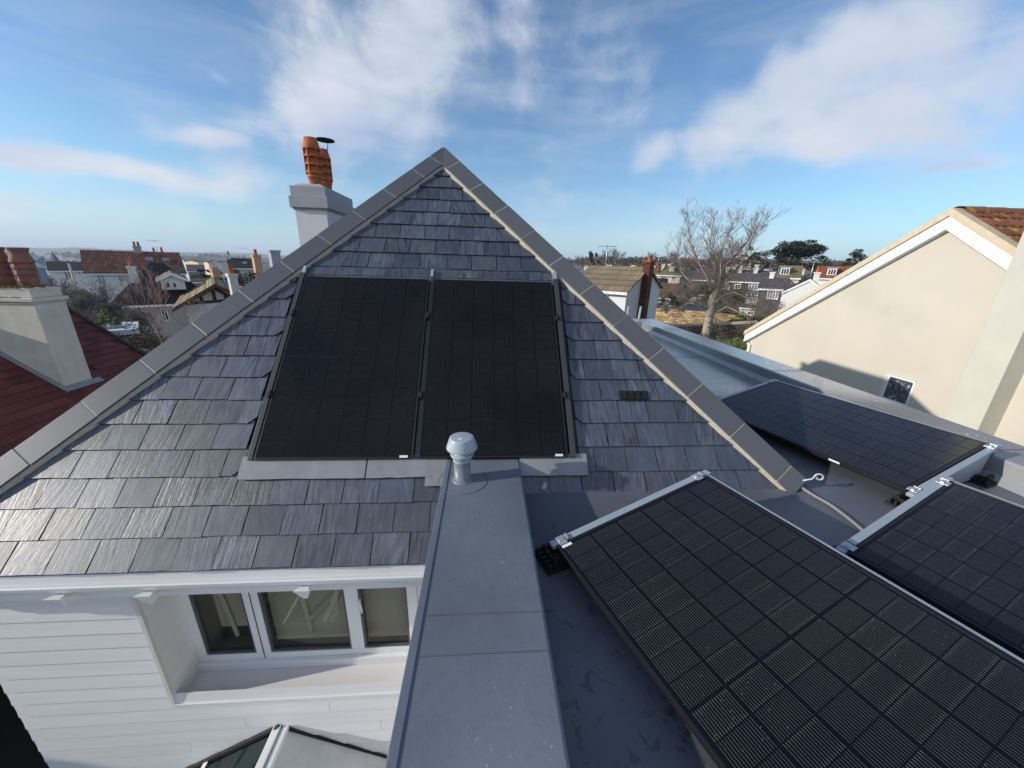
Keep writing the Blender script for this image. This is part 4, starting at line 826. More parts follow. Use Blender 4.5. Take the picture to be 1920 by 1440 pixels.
# ------------------------------------------------------------ town beyond
def hdir(cx, cy=480): d = ray(cx, cy); h = Vector((d.x, d.y, 0)); return h.normalized()
def hit(px, py, cx, r):       # measured point on the upright plane that faces us at distance r along bearing cx
    h = hdir(cx); d = ray(px, py); return d*(r/(d.x*h.x+d.y*h.y))
def gable(name, label, cx, r, x0, x1, yr, ye, yb, depth, wallm, roofm, rot=0, cat='house', wins=(), skylights=(), hip=0., ridge_across=False, group=None, chim=(), eav=.25, dorm=(), bargem='white'):
    """house whose front faces the viewer; x0,x1 walls, yr ridge, ye eaves, yb base as surveyed; ridge runs left-right unless ridge_across"""
    h = hdir(cx); right = Vector((h.y, -h.x, 0)); ctr = h*r
    P0, P1 = hit(x0, ye, cx, r), hit(x1, ye, cx, r); w0, w1 = (P0-ctr).dot(right), (P1-ctr).dot(right)
    ze = (P0.z+P1.z)/2; rr = r if ridge_across else r+depth/2
    zr = hit((x0+x1)/2, yr, cx, rr).z; zbm = min(hit((x0+x1)/2, yb, cx, r).z, ze-(.2 if cat == 'dormer' else 2.3))
    w = w1-w0; mid = ctr+right*(w0+w1)/2; base_z = zbm if cat == 'dormer' else min(zbm, ground_z(mid.x, mid.y))-.3
    th = math.atan2(-h.x, h.y)+rot
    t = thing(name, label, cat, (mid.x, mid.y, base_z), th, group)
    E_, RZ = ze-base_z, zr-base_z; hx = w/2
    MB().box(-hx, hx, 0, depth, 0, E_).build('wall', wallm, t)
    o = eav
    if not ridge_across:
        MB().add([(-hx, 0, E_), (-hx, depth, E_), (-hx+hip, depth/2, RZ-.02), (hx, 0, E_), (hx, depth, E_), (hx-hip, depth/2, RZ-.02)], [(0, 1, 2), (3, 4, 5)]).build('gable', wallm if hip == 0 else roofm, t)
        rfm = MB(); e_ = RZ-E_; dz = e_/(depth/2)*o
        for s_ in (0, 1):
            ya_, yr_ = (-o, depth/2) if s_ == 0 else (depth+o, depth/2)
            rfm.prism([(-hx-o*.6, ya_, E_-dz), (hx+o*.6, ya_, E_-dz), (hx+o*.6-hip, yr_, RZ), (-hx-o*.6+hip, yr_, RZ)], (0, 0, .12))
        if hip: rfm.add([(-hx-o*.6, -o, E_-dz+.1), (-hx-o*.6, depth+o, E_-dz+.1), (-hx+hip, depth/2, RZ+.1)], [(0, 1, 2)]).add([(hx+o*.6, -o, E_-dz+.1), (hx+o*.6, depth+o, E_-dz+.1), (hx-hip, depth/2, RZ+.1)], [(0, 1, 2)])
        rfo = rfm.build('roof', roofm, t)
        MB().box(-hx-o*.5, hx+o*.5, -o-.04, -o, E_-dz-.14, E_-dz+.02).build('gutter', 'white', t)
    else:
        MB().prism([(-hx, .001, E_), (hx, .001, E_), (0, .001, RZ-.02)], (0, depth-.002, 0)).build('gable', wallm, t)
        rfm = MB(); dz = (RZ-E_)/hx*o
        for s_ in (-1, 1): rfm.prism([(s_*(hx+o), -o, E_-dz), (0, -o, RZ), (0, depth+o, RZ), (s_*(hx+o), depth+o, E_-dz)], (0, 0, .12))
        rfo = rfm.build('roof', roofm, t)
        bg_ = MB()
        for s_ in (-1, 1): bg_.prism([(s_*(hx+o), -o-.03, E_-dz-.1), (0, -o-.03, RZ-.1), (0, -o-.03, RZ+.1), (s_*(hx+o), -o-.03, E_-dz+.1)], (0, .03, 0))
        bg_.build('bargeboard', bargem, t)
    def loc(px, py, y=0.): P = hit(px, py, cx, r+y); q = P-mid; return q.dot(right), P.z-base_z
    for wi in wins:
        a, b, c_, d = wi[:4]; gm = wi[4] if len(wi) > 4 else 'darkglass'; nb = wi[5] if len(wi) > 5 else 2
        (ax, az), (bx_, bz) = loc(a, b), loc(c_, d); z0, z1 = min(az, bz), max(az, bz)
        fr = MB(); e = min(.09, (bx_-ax)*.12)
        fr.box(ax, bx_, -.06, -.002, z1-e, z1).box(ax, bx_, -.10, -.002, z0-e*.6, z0+e*.7)
        for k in range(nb+1): xx = ax+(bx_-ax-e)*k/nb; fr.box(xx, xx+e, -.06, -.003, z0+e*.7, z1-e)
        if z1-z0 > .9: fr.box(ax+e, bx_-e, -.055, -.01, z0+(z1-z0)*.66, z0+(z1-z0)*.66+e*.7)
        f_ = fr.build('window', 'white', t); MB().box(ax+e*.5, bx_-e*.5, -.03, -.012, z0+e*.5, z1-e*.5).build('pane', gm, f_)
    slope = (RZ-E_)/(depth/2)
    for (a, b, c_, d) in skylights:
        # on the front slope
        v0 = (loc(a, d)[1]-E_)/(RZ-E_); v0 = min(max(.3, v0), .8); yy = depth/2*v0; xA = loc(a, b, yy)[0]; xB = loc(c_, b, yy)[0]; l = .8
        ny_, nz2 = -slope, 1; q = math.hypot(1, slope)
        MB().prism([(xA, yy, E_+slope*yy+.14), (xB, yy, E_+slope*yy+.14), (xB, yy+l/q, E_+slope*(yy+l/q)+.14), (xA, yy+l/q, E_+slope*(yy+l/q)+.14)], (0, -.03*slope, .06)).build('skylight', 'skyglass', rfo)
    for ci in chim:
        a, b, d, cm_, back = ci[:5]; np_ = ci[5] if len(ci) > 5 else 1
        (ax, az), (bx_, bz) = loc(a, b, back), loc(d, b, back); pw_ = bx_-ax; zt_ = az
        c__ = MB().box(ax, bx_, back, back+max(.55, pw_*.8), E_-.2 if zt_ > E_ else E_-2.5, zt_).build('chimney', cm_, t)
        MB().box(ax-.06, bx_+.06, back-.06, back+max(.55, pw_*.8)+.06, zt_+.001, zt_+.12).build('chimney_cap', cm_, c__)
        for k in range(np_): MB().lathe([(.13, 0), (.10, .45), (.13, .47), (.10, .5)], 10, (ax+pw_*(k+.5)/np_, back+.3, zt_+.12)).build('chimney_pot', 'terracotta', c__)
    for (a, b, c_, d, dm) in dorm:       # dormers: front window wall, flat lid
        yy = .5; (ax, az), (bx_, bz) = loc(a, b, yy), loc(c_, d, yy); z0, z1 = min(az, bz), max(az, bz)
        d_ = MB().box(ax, bx_, yy, yy+1.6, z0, z1).build('dormer', dm, t); e = .08
        MB().box(ax-.1, bx_+.1, yy-.12, yy+1.8, z1+.001, z1+.1).build('dormer_roof', 'housegrey', d_)
        fr = MB().box(ax+.06, bx_-.06, yy-.04, yy-.001, z0+.08, z0+.14).box(ax+.06, bx_-.06, yy-.04, yy-.001, z1-.14, z1-.08)
        for k in range(4): xx = ax+.06+(bx_-ax-.18)*k/3; fr.box(xx, xx+.06, yy-.045, yy-.001, z0+.141, z1-.141)
        fr.build('window', 'white', d_); MB().box(ax+.1, bx_-.1, yy-.02, yy-.002, z0+.1, z1-.1).build('pane', 'darkglass', d_)
    return t
# left side
gable('long_brown_roof_house', 'long house with red-brown tiled roof and white first floor, widest roof on the left skyline', 253, 62, 160, 347, 473, 511, 560, 8, 'housewhite', 'brownroof', wins=[(180, 515, 201, 534, 'skyglass', 2), (219, 513, 234, 530, 'skyglass', 2), (100, 513, 101, 514)][:2], skylights=[(273, 485, 287, 492), (304, 486, 318, 493)], chim=[(249, 463, 264, 'housegrey', 3.6, 2), (288, 474, 291, 'housegrey', 5, 1), (302, 473, 306, 'housegrey', 5, 1)])
gable('white_gable_house', 'white gabled house with dark slate roof beside the long brown roof', 128, 78, 92, 160, 492, 507, 545, 8, 'housewhite', 'darkroof', wins=[(118, 509, 136, 522, 'skyglass', 2), (146, 508, 152, 513, 'skyglass', 1)])
dh = gable('dormer_cottage', 'dark slate cottage with small white gabled dormer behind the bare birch', 300, 38, 208, 402, 496, 566, 620, 7.5, 'housegrey', 'darkroof', hip=2.6, wins=[(255, 575, 268, 592, 'darkglass', 1), (300, 578, 318, 600, 'darkglass', 2)], chim=[(238, 503, 254, 'whiterender', 1.7, 1)])
dm_ = gable('white_dormer', 'small white gabled dormer with two dark windows on the cottage roof', 319, 36.5, 299, 345, 513, 523, 543, 3.5, 'housewhite', 'tan', cat='dormer', ridge_across=True, wins=[(310, 529, 320, 539, 'darkglass', 1), (323, 530, 332, 539, 'darkglass', 1)], eav=.22)
def reparent_dormer(child, par):
    child.parent = par; child.matrix_parent_inverse = par.matrix_basis.inverted()
    for k in ('label', 'category'): del child[k]
# bring the dormer under the cottage: its pieces become one wall with roof and windows
def dormer_to_part(dt, host):
    Mh = Matrix.LocRotScale(host.location, host.rotation_euler, None).inverted() @ Matrix.LocRotScale(dt.location, dt.rotation_euler, None)
    kids = list(dt.children); wall_ = [k for k in kids if k.name.startswith('wall')][0]
    for k in kids:
        gk = list(k.children); k.data.transform(Mh)
        for g2 in gk: g2.data.transform(Mh)
    wall_.parent = host; wall_.name = 'dormer'
    for k in kids:
        if k is wall_: continue
        if k.name.startswith('window'):
            pn = list(k.children)
            for g2 in pn: g2.parent = wall_
        k.parent = wall_
    bpy.data.objects.remove(dt)
dormer_to_part(dm_, dh)
tg = gable('timbered_gable_house', 'gable house with brown timbering on white plaster, tan verge, behind the left hip', 392, 30, 345, 470, 534, 566, 620, 8, 'housewhite', 'tan', ridge_across=True, eav=.6, bargem='beam')
bmz = MB()
h_ = hdir(392); right_ = Vector((h_.y, -h_.x, 0))
tloc = Vector(tg.location)
def tl_(px, py): P = hit(px, py, 392, 30)-tloc; return (P.dot(right_), -.05, P.z)
for a, b in (((352, 567), (398, 540)), ((350, 569), (440, 562)), ((399, 545), (403, 562)), ((377, 557), (379, 566)), ((402, 540), (440, 562)), ((422, 553), (424, 563))): bmz.tube([tl_(*a), tl_(*b)], .09, 4)
bmz.build('timber', 'beam', tg)
gable('blue_grey_house', 'small pale blue house with low gable right of the long brown roof', 368, 105, 352, 384, 497, 508, 525, 9, 'houseblue', 'greyroof', wins=[(360, 510, 367, 518), (372, 510, 379, 518)])
gable('low_brown_house', 'low brown roofed house behind the timbered gable', 382, 60, 362, 402, 517, 528, 545, 7, 'housegrey', 'duskroof')
gable('cream_roofline_house', 'cream rendered house with dark roof and white gutter near the slate hip', 450, 60, 430, 475, 486, 502, 530, 7, 'housecream', 'darkroof', chim=[(425, 480, 432, 'housewhite', 3, 1)], skylights=[(455, 493, 463, 498)])
def stack(label, cx, r, x0, x1, yt, yb, mt_, pots=1, potm='terracotta', cat='chimney', group=None):
    h = hdir(cx); P0, P1 = hit(x0, yt, cx, r), hit(x1, yt, cx, r); right = Vector((h.y, -h.x, 0)); mid = (P0+P1)/2; w = (P1-P0).length; zb = hit(cx, yb, cx, r).z
    t = thing('chimney_stack', label, cat, (mid.x, mid.y, ground_z(mid.x, mid.y)), math.atan2(-h.x, h.y)+.35, group); zt_ = mid.z-t.location.z
    MB().box(-w/2, w/2, 0, w*.8, 0, zt_-.15).build('shaft', mt_, t); MB().box(-w/2-.05, w/2+.05, -.05, w*.8+.05, zt_-.149, zt_).build('cap', mt_, t)
    for k in range(pots): MB().lathe([(.14, 0), (.11, .4), (.15, .44), (.1, .46)], 10, (-w/2+w*(k+.5)/pots, w*.4, zt_)).build('chimney_pot', potm, t)
    return t
stack('broad orange rendered chimney stack left of the slate hip, without pot', 405, 46, 397, 413, 505, 540, 'houseorange', 0)
stack('weathered white chimney with one red pot just above the left hip', 436, 24, 428, 444, 513, 560, 'oldstack', 1)
stack('tall orange chimney close to the slate hip, between two others', 481, 40, 474, 489, 478, 520, 'houseorange', 1)
stack('grey chimney with pale cap right beside the hip, highest of its row', 515, 34, 506, 525, 469, 500, 'greyrender', 0)
# pale block and spire far left
gable('pale_blue_roof_hall', 'large pale blue-grey roofed hall at the far left, near the water', 68, 130, 50, 84, 481, 500, 515, 14, 'houseblue', 'houseblue', hip=3)
hs = hit(104, 491, 104, 320); sp_t = thing('church_spire', 'thin dark church spire in front of the bay', 'spire', (hs.x, hs.y, hs.z-14))
MB().add([(-1.3, -1.3, 14), (1.3, -1.3, 14), (1.3, 1.3, 14), (-1.3, 1.3, 14), (0, 0, hit(100, 470, 104, 320).z-hs.z+14)], [(0, 1, 4), (1, 2, 4), (2, 3, 4), (3, 0, 4), (0, 1, 2, 3)]).build('spire', 'spirem', sp_t)
MB().box(-1.7, 1.7, -1.7, 1.7, 0, 14).build('tower', 'spirem', sp_t)
wr = thing('flat_white_roof', 'small flat white roof at the foot of the bare scrub on the left', 'outbuilding')
h = hit(165, 618, 165, 17); wr.location = (h.x, h.y, GZ); wr.rotation_euler = (0, 0, .7)
MB().box(-1.2, 1.0, -.5, 1.1, 0, h.z-GZ-.16).build('wall', 'housegrey', wr); MB().box(-1.3, 1.1, -.6, 1.2, h.z-GZ-.159, h.z-GZ).build('roof', 'whiterender', wr)
MB().box(-1.0, .8, -.2, .9, h.z-GZ+.001, h.z-GZ+.06).build('roof_light', 'skyglass', wr)

# right side
tn = gable('brown_tile_bungalow', 'cream house with ribbed tan tile roof and tall brick chimney beyond the right hip', 1140, 25, 1060, 1180, 501, 541, 600, 6.5, 'housewhite', 'tan', rot=R(-24), wins=[(1128, 551, 1142, 563, 'skyglass', 2)], eav=.3)
# brick chimney up its gable end and the white gable boarding
gx = (tn.children[0].dimensions.x)/2 if False else max(v.co.x for v in tn.children[0].data.vertices)
ze_ = max(v.co.z for v in tn.children[0].data.vertices)
ze_ = hit(1193, 491, 1193, 24.5).z-tn.location.z-2.35
ck = MB().box(gx+.001, gx+.42, 2.35, 3.15, 0, ze_+2.35).build('chimney', 'brickdark', tn)
MB().box(gx-.05, gx+.47, 2.3, 3.2, ze_+2.351, ze_+2.45).build('chimney_cap', 'brick', ck)
MB().lathe([(.12, 0), (.09, .25), (.12, .27), (.08, .3)], 12, (gx+.2, 2.75, ze_+2.45)).build('chimney_pot', 'terracotta', ck)
ld = thing('ladder', 'aluminium ladder top leaning on the far end of the flat roof', 'ladder')
lp = Vector((4.02, 10.42, -1.6)); ldp = MB
for dx in (0, .36): MB().tube([(4.02+dx, 10.75, -4.6), (4.02+dx+.02, 10.36, -1.08)], .032, 8).build('stile', 'alu', ld)
for i in range(10): z = -4.4+i*.28; y = 10.75-(z+4.6)/3.52*.39; MB().tube([(4.02, y, z), (4.38, y, z)], .015, 6).build('rung', 'alu', ld)
shift(ld, (4.2, 10.75, -4.6))
gable('orange_hip_house', 'house with orange hipped roof just right of the brick chimney', 1212, 72, 1197, 1236, 493, 513, 535, 8, 'housewhite', 'orangeroof', hip=2, chim=[(1229, 500, 1234, 'brick', 1, 1)])
gable('mossy_hip_house', 'pale house with greenish hipped roof and twin windows beyond the garage', 1254, 66, 1234, 1276, 497, 515, 540, 7, 'housecream', 'mossroof', hip=2.4, wins=[(1240, 518, 1247, 523), (1259, 518, 1266, 525)], dorm=[(1256, 501, 1264, 509, 'housewhite')], chim=[(1241, 496, 1247, 'housecream', 3, 0), (1252, 496, 1258, 'housecream', 3, 0)])
gable('dark_flat_garage', 'low black roofed shed above the brown garage', 1232, 50, 1212, 1250, 523, 532, 560, 5, 'housegrey', 'darkroof')
gable('brown_garage', 'brown roofed garage with dark open gable behind the stone wall', 1235, 43, 1212, 1262, 532, 556, 585, 5.5, 'housegrey', 'duskroof', rot=R(-22))
gable('grey_shed', 'low grey roofed shed right of the brown garage', 1292, 50, 1268, 1318, 534, 550, 585, 6, 'housegrey', 'greyroof')
gable('slate_terrace', 'long grey terrace with white framed windows behind the bare tree', 1390, 62, 1300, 1478, 507, 527, 572, 9, 'greyroof', 'greyroof', wins=[(1309, 532, 1320, 543), (1328, 531, 1345, 543, 'skyglass', 3), (1352, 531, 1367, 543, 'skyglass', 3), (1378, 532, 1388, 541), (1405, 530, 1424, 544, 'skyglass', 4)], chim=[(1385, 500, 1392, 'housewhite', 3, 0), (1416, 498, 1423, 'housewhite', 3, 0), (1362, 502, 1368, 'housecream', 3, 0)])
gable('white_annex', 'white annex with flat grey roof below the slate terrace', 1412, 52, 1388, 1440, 573, 578, 597, 4, 'housewhite', 'greyroof', wins=[(1402, 583, 1413, 591), (1428, 590, 1438, 596)], cat='annex')
gable('glazed_bay', 'pale blue glazed bay between terrace and slate hung house', 1411, 56, 1401, 1424, 548, 552, 572, 3, 'houseblue', 'houseblue', wins=[(1403, 556, 1414, 567, 'skyglass', 3), (1415, 558, 1422, 568, 'skyglass', 2)], cat='annex')
gable('slate_hung_house', 'steep dark slate hung house with one large sash window and white chimney', 1452, 46, 1424, 1476, 522, 541, 573, 7, 'greyroof', 'greyroof', wins=[(1440, 544, 1458, 561, 'skyglass', 4), (1468, 544, 1476, 551)], chim=[(1444, 512, 1453, 'housewhite', 3, 0)])
gable('white_gable_end_house', 'tall white gable end with white chimney above the cream bargeboard', 1512, 40, 1466, 1560, 525, 552, 600, 8, 'housewhite', 'darkroof', ridge_across=True, chim=[(1527, 513, 1538, 'housewhite', 1.5, 1)], eav=.05)
gable('yellow_dormer_house', 'house with yellow-curtained dormer below the umbrella pine', 1478, 64, 1458, 1500, 499, 520, 540, 7, 'housecream', 'mossroof', dorm=[(1465, 502, 1479, 516, 'housewhite')])
gable('red_dormer_house', 'red roofed house with white dormer next to the cream bargeboard', 1562, 60, 1535, 1590, 501, 521, 545, 7, 'housewhite', 'orangeroof', dorm=[(1553, 503, 1567, 517, 'housewhite')], chim=[(1499, 502, 1503, 'housewhite', 4, 0)][:0])
# far roofs on the rise
rs = random.Random(5)
for i in range(34):
    cx = rs.uniform(1065, 1600); r = rs.uniform(105, 230)
    yr_ = 493.5+(cx-1300)*.012+rs.uniform(-2, 6)+(230-r)*.03
    w = rs.uniform(900, 1900)/r; kind = rs.choice(['orangeroof', 'duskroof', 'greyroof', 'mossroof', 'brownroof']); wm = rs.choice(['housewhite', 'housecream', 'housewhite'])
    land_ = 'above the tan ridge' if cx < 1130 else 'left of the brick chimney' if cx < 1190 else 'between brick chimney and mossy roof' if cx < 1260 else 'left of the bare tree' if cx < 1330 else 'behind the bare tree crown' if cx < 1420 else 'left of the umbrella pine' if cx < 1470 else 'under the umbrella pine' if cx < 1535 else 'near the bargeboard'
    nm = {'orangeroof': 'orange', 'duskroof': 'dusky brown', 'greyroof': 'grey', 'mossroof': 'mossy', 'brownroof': 'red-brown'}[kind]
    gable('hillside_house', 'tiny %s %s roofed house %s, %s' % ('white' if wm == 'housewhite' else 'cream', nm, land_, 'farthest row' if r > 185 else 'middle row' if r > 140 else 'nearest row')+(', turned' if i in (11, 19, 23, 27, 31) else ''), cx, r, cx-w/2, cx+w/2, yr_, yr_+rs.uniform(3.5, 5.5), yr_+11, 8, wm, kind, rot=rs.uniform(-.5, .5), group='small houses on the far rise', wins=[(cx-w*.3, yr_+6.2, cx-w*.1, yr_+8.2), (cx+w*.1, yr_+6.2, cx+w*.3, yr_+8.2)])
for i in range(22):
    cx = rs.uniform(340, 500); r = rs.uniform(150, 420); yr_ = 489+(cx-400)*.02+rs.uniform(-1, 6)-(r-150)*.012; w = rs.uniform(900, 1700)/r
    wm = rs.choice(['housewhite', 'housecream']); rm_ = rs.choice(['duskroof', 'greyroof', 'brownroof'])
    gable('valley_house', 'tiny %s house with %s roof in the valley %s, %s' % (wm[5:], {'duskroof': 'dusky', 'greyroof': 'grey', 'brownroof': 'brown'}[rm_], 'beside the long brown roof' if cx < 375 else 'above the orange chimneys' if cx < 430 else 'behind the cream roofline house' if cx < 475 else 'hard against the slate hip', 'far off' if r > 290 else 'farther back' if r > 220 else 'nearer'), cx, r, cx-w/2, cx+w/2, yr_, yr_+3, yr_+8, 8, wm, rm_, rot=rs.uniform(-.5, .5), group='houses in the valley')
# garden walls
def wall_run(name, label, cx, pts, h, th, mt_, cop=None):
    t = thing(name, label, 'garden wall'); P = [hit(px, py, px, r) for px, py, r in pts]; b = MB(); c_ = MB()
    for p, q in zip(P[:-1], P[1:]):
        d = (q-p); d.z = 0; nrm_ = Vector((-d.y, d.x, 0)).normalized()*th
        b.prism([p, q, Vector((q.x, q.y, q.z-h)), Vector((p.x, p.y, p.z-h))], nrm_)
        if cop: c_.prism([p+Vector((0, 0, .001))-nrm_*.15, q+Vector((0, 0, .001))-nrm_*.15, q+nrm_*1.15+Vector((0, 0, .001)), p+nrm_*1.15+Vector((0, 0, .001))], (0, 0, .14))
    b.build('masonry', mt_, t)
    if cop: c_.build('coping', cop, t)
    return t
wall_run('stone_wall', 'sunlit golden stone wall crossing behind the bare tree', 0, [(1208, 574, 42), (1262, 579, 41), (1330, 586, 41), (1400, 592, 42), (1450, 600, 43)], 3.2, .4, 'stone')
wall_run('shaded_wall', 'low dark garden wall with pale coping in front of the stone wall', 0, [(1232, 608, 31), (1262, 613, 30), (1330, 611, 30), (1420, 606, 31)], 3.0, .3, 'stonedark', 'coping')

# ------------------------------------------------------------ trees and planting
def grow(mb, p, d, ln, r, lev, rs, spread=.5, up=.15, seg=3, kids=(3, 5), minr=.004, n0=6, taper=.72, decay=.68):
    pts = [p]; rad = [r]; q = p; dd = d
    for i in range(seg):
        dd = (dd+Vector((rs.uniform(-1, 1), rs.uniform(-1, 1), rs.uniform(-.6, 1)))*.16+Vector((0, 0, up*.3))).normalized()
        q = q+dd*ln/seg; pts.append(q); rad.append(r*(1-(1-taper)*(i+1)/seg))
    mb.tube(pts, rad, max(3, n0), cap=False)
    if lev <= 0: return
    k = rs.randint(*kids)
    for i in range(k):
        t = .35+.65*(i+1)/k; idx = min(int(t*seg), seg-1); b = pts[idx].lerp(pts[idx+1], t*seg-idx if t < 1 else 1)
        ax = Vector((rs.uniform(-1, 1), rs.uniform(-1, 1), rs.uniform(-.25, .6))).normalized(); nd = (dd*(1-spread)+ax*spread+Vector((0, 0, up))).normalized()
        grow(mb, b, nd, ln*decay*rs.uniform(.75, 1.15), max(minr, rad[idx+1]*.62), lev-1, rs, spread, up, seg if lev > 2 else 2, kids, minr, n0-1, taper, decay)
def bare_tree(label, base, h, seed, lev=5, r=.2, spread=.5, mt_='bark', tw='twig', name='bare_tree', up=.15, kids=(3, 4), lean=(0, 0), minr=.008, group=None, decay=.68, stems=1):
    rs = random.Random(seed); t = thing(name, label, 'tree', base, group=group)
    tk = MB(); pts = [Vector((0, 0, -.4))]; rad = [r*1.15]; d = Vector((lean[0], lean[1], 1)).normalized(); L0 = h*.33; q = Vector((0, 0, 0))
    for i in range(5): pts.append(q.copy()); rad.append(r*(1-.07*i)); q = q+(d+Vector((rs.uniform(-.12, .12), rs.uniform(-.12, .12), 0)))*L0/4
    tk.tube(pts, rad, 12, cap=False); tk.build('trunk', mt_, t)
    cr_ = MB(); kk = stems if stems > 1 else rs.randint(4, 5)
    for i in range(kk):
        a = 2*math.pi*i/kk+rs.uniform(-.4, .4); sp = spread*rs.uniform(.7, 1.5)
        nd = Vector((math.cos(a)*sp, math.sin(a)*sp, rs.uniform(.6, 1.0))).normalized()
        grow(cr_, pts[-1 if i % 2 else -2], nd, h*.29*rs.uniform(.8, 1.1), rad[-1]*.6, lev-1, rs, spread, up, 3, kids, minr, 6, decay=decay)
    cr_.build('crown', tw, t, fix=False); return t
def leaf_mass(mb, c, rad, n, size, rs, shell=.55):
    for i in range(n):
        v = Vector((rs.gauss(0, 1), rs.gauss(0, 1), rs.gauss(0, 1))).normalized(); k = rs.uniform(shell, 1)**.6
        p = Vector(c)+Vector((v.x*rad[0], v.y*rad[1], v.z*rad[2]))*k
        a = Vector((rs.uniform(-1, 1), rs.uniform(-1, 1), rs.uniform(-1, 1))).normalized(); b = a.orthogonal().normalized(); s = size*rs.uniform(.6, 1.4)
        mb.add([p-a*s, p+b*s*.5, p+a*s, p-b*s*.5], [(0, 1, 2, 3)])
def evergreen(label, base, clumps, mt_, size, seed, name='evergreen_tree', trunk=None, cat='tree', stuff=False, tm='bark', dens=1.0):
    rs = random.Random(seed); t = thing(name, label, cat, base); mb = MB()
    for (c, rad, n) in clumps:
        for k in range(max(2, n//130)):       # break each clump into tufts
            v = Vector((rs.gauss(0, 1), rs.gauss(0, 1), rs.gauss(0, 1))).normalized(); f = rs.uniform(.3, .85)
            cc_ = (c[0]+v.x*rad[0]*f, c[1]+v.y*rad[1]*f, c[2]+v.z*rad[2]*f)
            leaf_mass(mb, cc_, [q*rs.uniform(.25, .42) for q in rad], int(130*dens), size, rs, .2)
    mb.build('crown', mt_, t, fix=False)
    if trunk:
        tb = MB()
        for pts, r in trunk: tb.tube(pts, [r*(1-.5*i/(len(pts)-1)) for i in range(len(pts))], 8)
        tb.build('trunk', tm, t)
    return t
def gpos(px, r, dz=0): h = hdir(px); p = h*r; return Vector((p.x, p.y, ground_z(p.x, p.y)+dz))
def zat(px, py, r): return hit(px, py, px, r).z
# the big bare tree behind the flat roof
b0 = hit(1322, 640, 1322, 24); tr_ = thing('bare_tree', 'large leafless tree with pale forked trunk standing over the far kerb', 'tree', (b0.x, b0.y, b0.z-1.2))
rs = random.Random(11); tk = MB()
def T(px, py, dr=0): return hit(px, py, 1322, 24+dr)-Vector(tr_.location)
main = [T(1318, 660), T(1324, 625), T(1331, 590), T(1336, 562), T(1343, 545)]
tk.tube(main, [.27, .24, .22, .21, .19], 14)
limbs = [([T(1343, 547), T(1350, 520), T(1358, 500), T(1380, 478, .5), T(1402, 452, 1)], .15), ([T(1345, 549), T(1356, 530, -.3), T(1374, 515, -.5), T(1392, 490, -.5), T(1406, 458, -1), T(1414, 440, -1)], .12),
         ([T(1341, 547), T(1345, 515, .4), T(1338, 490, .5), T(1330, 462, .6), T(1335, 435, 1)], .12), ([T(1336, 562), T(1315, 545, .2), T(1295, 530, .3), T(1278, 510, .2), T(1272, 480, .3)], .11),
         ([T(1340, 552), T(1326, 520, -.4), T(1312, 495, -.7), T(1296, 462, -1), T(1292, 440, -1)], .10), ([T(1334, 575), T(1352, 555, -.3), T(1376, 548, -.5), T(1400, 558, -.5), T(1416, 575, -.5)], .075),
         ([T(1332, 585), T(1312, 572, -.5), T(1290, 568, -.7), T(1266, 582, -.7)], .055), ([T(1347, 548), T(1352, 510, -.8), T(1350, 470, -1), T(1365, 438, -1.4)], .09), ([T(1336, 590), T(1362, 575, -.5), T(1395, 590, -.8), T(1420, 612, -.8)], .045)]
crn = MB()
for pts, r in limbs:
    tk.tube(pts, [r*.72*(1-.72*i/(len(pts)-1)) for i in range(len(pts))], 8)
    for i in range(1, len(pts)):
        for k in range(rs.choice((2, 4, 7))):
            p = pts[i-1].lerp(pts[i], rs.random()); d = (pts[i]-pts[i-1]).normalized(); nd = (d*.6+Vector((rs.uniform(-1, 1), rs.uniform(-1, 1), rs.uniform(-.3, .9)))*.6).normalized()
            grow(crn, p, nd, rs.uniform(.5, 1.0), r*.15*(1.2-.5*i/len(pts)), 3, rs, .55, .08, 3, (2, 4), .006, 4, decay=.72)
    grow(crn, pts[-1], (pts[-1]-pts[-2]).normalized(), .55, r*.22, 4, rs, .5, .1, 3, (2, 3), .006, 4, decay=.74)
tk.build('trunk', 'bark', tr_); crn.build('crown', 'twig', tr_, fix=False)
iv = MB()
for px, py in ((1330, 540), (1345, 532), (1355, 545), (1316, 546), (1388, 560)): leaf_mass(iv, T(px, py, .2), (.7, .6, .45), 420, .05, rs, .1)
iv.build('ivy', 'ivy', tr_, fix=False)
bare_tree('pale bare tree with rising branches on the skyline between pine and bargeboard', gpos(1560, 85), 8.5, 3, 5, .35, .55, 'bark', 'greytwig', minr=.02, kids=(3, 4))
bare_tree('thin pale bare tree in front of the umbrella pine', gpos(1510, 72), 6.5, 8, 5, .22, .4, 'bark', 'greytwig', minr=.02)
for i, (px, r, h) in enumerate(((1085, 120, 9), (1140, 135, 10), (1155, 150, 10.5), (1218, 140, 9), (1045, 95, 9.5), (1262, 170, 9), (1345, 160, 9))):
    bare_tree(['twiggy tree on the skyline left of the dark round one', 'twiggy tree above the tan roof ridge', 'twiggy tree just left of the brick chimney', 'sparse tree on the skyline right of the brick chimney', 'tip of a bare tree peeking over the right hip', 'faint bare tree behind the mossy roof', 'faint bare tree behind the big tree'][i], gpos(px, r), h, 20+i, 4, .25, .6, 'bark', 'greytwig', minr=.035, kids=(3, 5))
def world_clumps(px0, r, lst):   # (px,py,dr,rx,ry,rz,n) -> local clumps relative to ground base
    b = gpos(px0, r); out = []
    for px, py, dr, rx, ry_, rz_, n in lst: P = hit(px, py, px0, r+dr)-b; out.append(((P.x, P.y, P.z), (rx, ry_, rz_), n))
    return b, out
